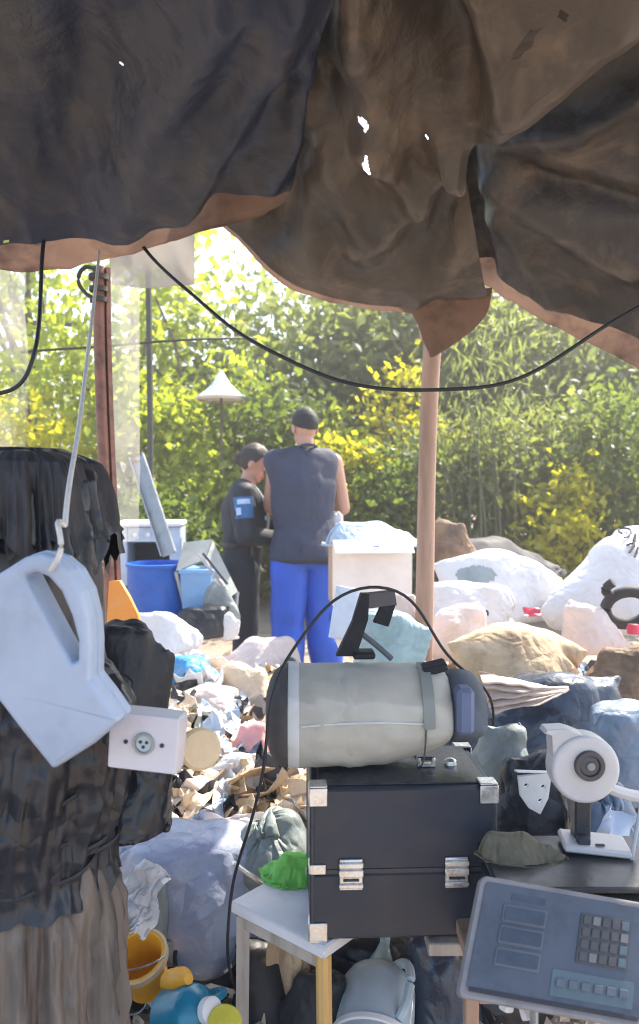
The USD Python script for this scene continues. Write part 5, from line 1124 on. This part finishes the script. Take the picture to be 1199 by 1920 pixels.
def hand(w, d, palm_n, side):
    """Parts of a slightly curled hand: wrist w, finger direction d, palm normal, side towards the thumb."""
    d, pn, s = (np.asarray(c, float)/np.linalg.norm(c) for c in (d, palm_n, side)); w = np.asarray(w, float); out = []
    kn = [w + d*.085 + s*o for o in (.030, .010, -.010, -.028)]
    out.append(m3.Manifold.batch_hull([ball(w + s*.018, .016, 12), ball(w - s*.018, .016, 12)] + [ball(q, .011, 12) for q in kn]))
    for q, L_ in zip(kn, (.072, .080, .074, .058)):
        p1 = q + d*L_*.5 + pn*L_*.18; p2 = p1 + d*L_*.28 + pn*L_*.3; p3 = p2 + d*L_*.1 + pn*L_*.24
        out += chain([q, p1, p2, p3], [.0095, .009, .0085, .0075])
    b0 = w + d*.025 + s*.022; b1 = b0 + s*.035 + d*.028 + pn*.01; b2 = b1 + d*.032 + s*.006 + pn*.012
    return out + chain([b0, b1, b2], [.013, .0105, .009])
def head(c, yaw_dir=(0, 1, 0), pitch=0):
    """Skull, jaw, nose, ears, chin around c facing +y locally, then pitched forward about x."""
    P = [ell((0, -.008, .015), (.074, .094, .100)), ell((0, .028, -.052), (.055, .062, .062)), bone((0, .066, -.082), (0, .05, -.06), .022, .03), bone((0, .088, -.005), (0, .104, -.026), .009, .013), ell((0, .086, -.058), (.024, .010, .008), 14),
         bone((-.03, .080, .028), (.03, .080, .028), .012, .012)]
    for s in (-1, 1): P.append(ell((s*.076, -.008, -.012), (.010, .020, .032), 14))
    return [q.rotate([-pitch, 0, 0]).translate([float(v) for v in c]) for q in P]
def rotx(p, c, pitch):
    a = math.radians(-pitch); y, z = p[1], p[2]; return np.array([c[0]+p[0], c[1]+y*math.cos(a)-z*math.sin(a), c[2]+y*math.sin(a)+z*math.cos(a)])

def person(label, loc_, rotz, s, joints, hands, hpitch, slim, parts):
    t = thing('person', label, 'person', loc_, rotz=rotz)
    J_ = joints; k = slim
    hip = [bone(J_['hl'], J_['hr'], .095*k, .095*k), bone((0, -.01, J_['hl'][2]+.05), J_['waist'], .115*k, .11*k)]
    tor = [m3.Manifold.batch_hull([ell(J_['waist'], (.145*k, .105*k, .09)), ell(J_['chest'], (.170*k, .115*k, .13))]), m3.Manifold.batch_hull([ell(J_['chest'], (.165*k, .11*k, .10)), ball(J_['sl'], .055*k), ball(J_['sr'], .055*k), ball(J_['neck']+np.array([0, -.01, -.06]), .06*k)])]
    pel = [m3.Manifold.batch_hull([ell((0, -.015, J_['hl'][2]+.02), (.165*k, .12*k, .10)), ell(J_['waist'], (.145*k, .105*k, .07))])]
    legs, feet, arms = [], [], []
    for q in 'lr':
        legs += chain([J_['h'+q], J_['k'+q], J_['a'+q]], [.088*k, .056*k, .040*k])
        f = np.array(J_['a'+q]); legs += [bone(f + [0, -.03, -.045], f + [0, .12, -.055], .036, .030)]
        feet += [m3.Manifold.batch_hull([ball(f + [0, -.045, -.05], .042), ball(f + [0, .05, -.05], .046), ball(f + [0, .15, -.062], .036), ball(f + [0, 0, .0], .046)]).trim_by_plane([0, 0, 1], float(f[2]-.09))]
        arms += chain([J_['s'+q], J_['e'+q], J_['w'+q]], [.058*k, .043*k, .028*k])
    hd = head(J_['head'], pitch=hpitch); nk = [bone(J_['neck']+np.array([0, 0, -.05]), J_['head']+np.array([0, -.015, -.04]), .055*k, .05*k)]
    hnd = sum((hand(J_['w'+q], *hands[q]) for q in 'lr'), [])
    obj('body', fuse(tor + pel + hip + legs + arms + nk + hd + hnd, .012, 6), 'skin', t, smooth=True)
    for q in 'lr': obj('shoe', fuse([feet['lr'.index(q)]], .02, 4), 'shoe_black', t, smooth=True)
    for sx in (-1, 1):
        e = rotx((sx*.032, .080, .004), J_['head'], hpitch); ey = obj('eye', trimesh.creation.icosphere(2, .0115), 'stripe_white', t, smooth=True)
        UsdGeom.Xformable(ey).AddTranslateOp().Set(Gf.Vec3d(*map(float, e)))
        pu = obj('pupil', moved(trimesh.creation.icosphere(1, .006), (0, .0072, 0)), 'eye_dark', ey, smooth=True)
        b0, b1 = rotx((sx*.016, .093, .030), J_['head'], hpitch), rotx((sx*.050, .078, .030), J_['head'], hpitch)
        obj('eyebrow', tube([b0, (b0+b1)/2 + [0, .003, .004], b1], .004, 5, 6), 'hair_black', t)
    lp = [rotx(q, J_['head'], hpitch) for q in ((-.022, .090, -.056), (0, .097, -.056), (.022, .090, -.056))]
    obj('lips', tube(lp, .0045, 6, 8), 'lip', t)
    parts(t, J_, k); return t
V = lambda *a: np.array(a, float)
# --- person in navy vest and blue trousers, seen from behind
mj = dict(hl=V(-.095, 0, .92), hr=V(.095, 0, .92), kl=V(-.115, .03, .50), kr=V(.125, .02, .50), al=V(-.125, -.02, .10), ar=V(.14, -.02, .10), waist=V(0, .0, 1.10), chest=V(0, .0, 1.34),
          sl=V(-.175, .02, 1.475), sr=V(.185, 0, 1.475), el=V(-.165, .19, 1.20), er=V(.262, .02, 1.19), wl=V(-.09, .30, 1.16), wr=V(.13, .26, 1.12), neck=V(0, .0, 1.545), head=V(0, .025, 1.685))
def man_parts(t, J_, k):
    g = .014
    tor = [m3.Manifold.batch_hull([ell((-.008, -.014, .90), (.214*k+g, .172*k+g, .05)), ell(J_['waist'], (.165*k+g, .125*k+g, .09))]), m3.Manifold.batch_hull([ell(J_['waist']+V(-.012, 0, 0), (.168*k+g, .122*k+g, .09)), ell(J_['chest']+V(-.022, 0, 0), (.188*k+g, .125*k+g, .13))]),
           m3.Manifold.batch_hull([ell(J_['chest']+V(-.024, 0, 0), (.186*k+g, .122*k+g, .11)), ball(J_['sl']+V(-.01, 0, .0), .062*k+g), ball(J_['sr']+V(-.05, 0, .012), .054*k+g), ball(J_['neck']+V(0, -.012, -.05), .062*k+g)])]
    m = m3.Manifold.batch_boolean(tor, m3.OpType.Add).trim_by_plane([0, 0, 1], .865).trim_by_plane([-1, 0, 0], -.186)
    m = m.trim_by_plane([0, 0, -1], -1.575).refine_to_length(.014).to_mesh(); tm = trimesh.Trimesh(m.vert_properties[:, :3], m.tri_verts); trimesh.smoothing.filter_taubin(tm, iterations=6)
    obj('vest', wrinkle(tm, .020, 5, 3, (1, 1, .7)), 'vest_navy', t, smooth=60)
    obj('collar', moved(tube([(.064*math.cos(a), .062*math.sin(a), 1.555 - .022*math.sin(a)) for a in np.linspace(0, 2*PI, 24)], .009, 8), (0, -.004, 0)), 'vest_navy', t)
    legs = [m3.Manifold.batch_hull([ell((0, -.012, J_['hl'][2]+.04), (.172*k, .126*k, .10)), ball(J_['hl'], .098*k+.008), ball(J_['hr'], .098*k+.008)])]
    for q in 'lr': legs += chain([J_['h'+q], J_['k'+q], J_['a'+q] + V(0, 0, .0)], [.108*k, .088*k, .078*k])
    m = m3.Manifold.batch_boolean(legs, m3.OpType.Add).trim_by_plane([0, 0, 1], .075).trim_by_plane([0, 0, -1], -1.02).refine_to_length(.016).to_mesh(); tm = trimesh.Trimesh(m.vert_properties[:, :3], m.tri_verts); trimesh.smoothing.filter_taubin(tm, iterations=6)
    obj('trousers', wrinkle(tm, .030, 4.2, 8, (1, 1, .45)), 'trouser_blue', t, smooth=60)
    obj('side_stripe', tube([J_['hr'] + V(.108, -.01, .06), (J_['hr']+J_['kr'])/2 + V(.104, -.012, 0), J_['kr'] + V(.094, -.012, 0), J_['ar'] + V(.082, -.005, 0)], .010, 6, 20), 'stripe_white', t)
    hair = m3.Manifold.batch_boolean([ell((0, -.012, .020), (.079, .099, .104))], m3.OpType.Add)
    hair = hair.trim_by_plane([0, -.35, 1], .018).translate([float(c) for c in J_['head']]).refine_to_length(.014).to_mesh(); tm = trimesh.Trimesh(hair.vert_properties[:, :3], hair.tri_verts)
    obj('hair', wrinkle(tm, .004, 30, 2, (1, 1, 1)), 'hair_black', t, smooth=60)
pm = at(574, 960, 4.70)
person('person in navy vest and bright blue trousers standing with back turned', (pm[0], 4.70, .10), 24, 1, mj, {'l': (V(.5, .5, -.1), V(.2, -.2, -1), V(0, 1, .3)), 'r': (V(-.5, .5, 0), V(-.2, -.2, -1), V(0, 1, .3))}, 14, 1.0, man_parts)
# --- person in black uniform, in profile, head bowed
wj = dict(hl=V(-.085, 0, .83), hr=V(.085, 0, .83), kl=V(-.09, .02, .45), kr=V(.09, .03, .45), al=V(-.09, -.02, .10), ar=V(.10, -.01, .10), waist=V(0, .01, .99), chest=V(0, .015, 1.18),
          sl=V(-.155, .01, 1.29), sr=V(.155, .01, 1.29), el=V(-.20, .06, 1.04), er=V(.20, .03, 1.03), wl=V(-.07, .22, 1.06), wr=V(.09, .20, 1.00), neck=V(0, .02, 1.36), head=V(0, .075, 1.475))
def woman_parts(t, J_, k):
    g = .016
    tor = [m3.Manifold.batch_hull([ell((0, -.005, .86), (.158*k+g, .125*k+g, .06)), ell(J_['waist'], (.145*k+g, .115*k+g, .08))]), m3.Manifold.batch_hull([ell(J_['waist'], (.145*k+g, .115*k+g, .08)), ell(J_['chest'], (.168*k+g, .135*k+g, .11))]),
           m3.Manifold.batch_hull([ell(J_['chest'], (.166*k+g, .13*k+g, .09)), ball(J_['sl'], .055*k+g), ball(J_['sr'], .055*k+g), ball(J_['neck']+V(0, -.02, -.05), .058*k+g)])]
    for q in 'lr': tor += chain([J_['s'+q], J_['e'+q], J_['w'+q]*.94 + J_['e'+q]*.06], [.056*k+g, .046*k+g, .034*k+g])
    m = m3.Manifold.batch_boolean(tor, m3.OpType.Add).trim_by_plane([0, 0, 1], .80).trim_by_plane([0, 0, -1], -1.385).refine_to_length(.013).to_mesh(); tm = trimesh.Trimesh(m.vert_properties[:, :3], m.tri_verts); trimesh.smoothing.filter_taubin(tm, iterations=6)
    obj('jacket', wrinkle(tm, .016, 6, 13), 'uniform', t, smooth=60)
    legs = [m3.Manifold.batch_hull([ell((0, -.02, J_['hl'][2]+.03), (.165*k+.01, .130*k+.008, .09)), ball(J_['hl']+V(0, -.02, 0), .10*k), ball(J_['hr']+V(0, -.02, 0), .10*k)])]
    for q in 'lr': legs += chain([J_['h'+q], J_['k'+q], J_['a'+q]], [.104*k, .072*k, .058*k])
    m = m3.Manifold.batch_boolean(legs, m3.OpType.Add).trim_by_plane([0, 0, 1], .07).trim_by_plane([0, 0, -1], -.93).refine_to_length(.015).to_mesh(); tm = trimesh.Trimesh(m.vert_properties[:, :3], m.tri_verts); trimesh.smoothing.filter_taubin(tm, iterations=6)
    obj('trousers', wrinkle(tm, .018, 5, 18, (1, 1, .4)), 'uniform', t, smooth=60)
    # shoulder patch on the right sleeve, wrapped around the upper arm
    a, b = J_['sr'], J_['er']; d = (b-a)/np.linalg.norm(b-a); o = np.cross(d, V(0, 1, 0)); o /= np.linalg.norm(o); o = o if o[0] > 0 else -o; f_ = np.cross(o, d)
    def sleeve(u0, u1, a0, a1, lift):
        U, A_ = np.meshgrid(np.linspace(u0, u1, 8), np.linspace(a0, a1, 10), indexing='ij'); r = (.056-.010*U/.25)*k + g + lift
        p = a + U[..., None]*d + r[..., None]*(np.cos(A_)[..., None]*o + np.sin(A_)[..., None]*f_); i, j = np.meshgrid(np.arange(7), np.arange(9), indexing='ij'); q = (i*10+j).ravel()
        return solid(trimesh.Trimesh(p.reshape(-1, 3), np.vstack([np.stack([q, q+10, q+11], 1), np.stack([q, q+11, q+1], 1)]), process=False), .003)
    P_ = obj('shoulder_patch', sleeve(.04, .17, -.75, .95, .011), 'patch_blue', t, smooth=60)
    obj('patch_emblem', sleeve(.055, .085, -.40, .60, .015), 'patch_pale', P_, smooth=60); obj('patch_emblem', sleeve(.105, .150, -.55, -.15, .015), 'patch_pale', P_, smooth=60)
    obj('collar_trim', tube([J_['sr'] + V(-.05, .05, .055), J_['chest'] + V(.10, .125, .06), J_['waist'] + V(.06, .145, .05)], .008, 6, 14), 'silver_trim', t)
    obj('chest_badge', moved(box(.05, .012, .028, (0, 0, 0), .003), J_['chest'] + V(.085, .135, -.05)), 'patch_pale', t)
    th = np.linspace(0, 2*PI, 30); obj('belt', tube(np.stack([.172*k*np.cos(th), .140*k*np.sin(th), np.full(30, .965)], 1), .016, 6), 'shoe_black', t)
    obj('belt_pouch', box(.05, .035, .075, (.150*k, .07, .93), .008), 'shoe_black', t); obj('belt_buckle', box(.03, .035, .03, (.13, .115, .965), .004), 'silver_trim', t)
    hair = m3.Manifold.batch_boolean([ell((0, -.012, .018), (.081, .101, .105)), ell((0, -.095, -.02), (.040, .036, .040))], m3.OpType.Add).trim_by_plane([0, -1, .50], -.004).trim_by_plane([0, 0, 1], -.062)
    hair = hair.rotate([-28, 0, 0]).translate([float(c) for c in J_['head']]).refine_to_length(.014).to_mesh(); tm = trimesh.Trimesh(hair.vert_properties[:, :3], hair.tri_verts)
    obj('hair', wrinkle(tm, .005, 26, 5, (1, 1, 1)), 'hair_brown', t, smooth=60)
pw_ = at(455, 960, 4.88)
person('person in black uniform with blue sleeve patch, head bowed in profile', (pw_[0], 4.88, .10), -88, 1, wj, {'l': (V(.5, .6, 0), V(0, .2, -1), V(0, 1, .3)), 'r': (V(-.4, .7, .1), V(0, 0, -1), V(0, 1, .3))}, 28, .96, woman_parts)
# white bag in the hand of the standing person
c = at(628, 1040, 4.62)
obj('white_bag', moved(soft(.10, .08, .26, 161, 'sack'), (c[0], 4.72, c[2])), 'white_bag', label='small white plastic bag hanging beside the hip of the person in blue trousers', cat='bag', smooth=True)

# ------------------------------------------------------------------ sunlit dusty air
M['haze'] = usdkit.material(stage, '/World/Looks/haze', {'v': ('principled_volume', {'color': (.97, .93, .84), 'density': .0078, 'anisotropy': .45})}, volume='v.volume')
hz = usdkit.mesh(stage, '/World/haze', moved(trimesh.creation.box([260, 260, 16]), (0, 20, 6.2)), M['haze'])
tag(hz.GetPrim(), 'thin sunlit dusty haze filling the air', 'haze', kind='stuff')
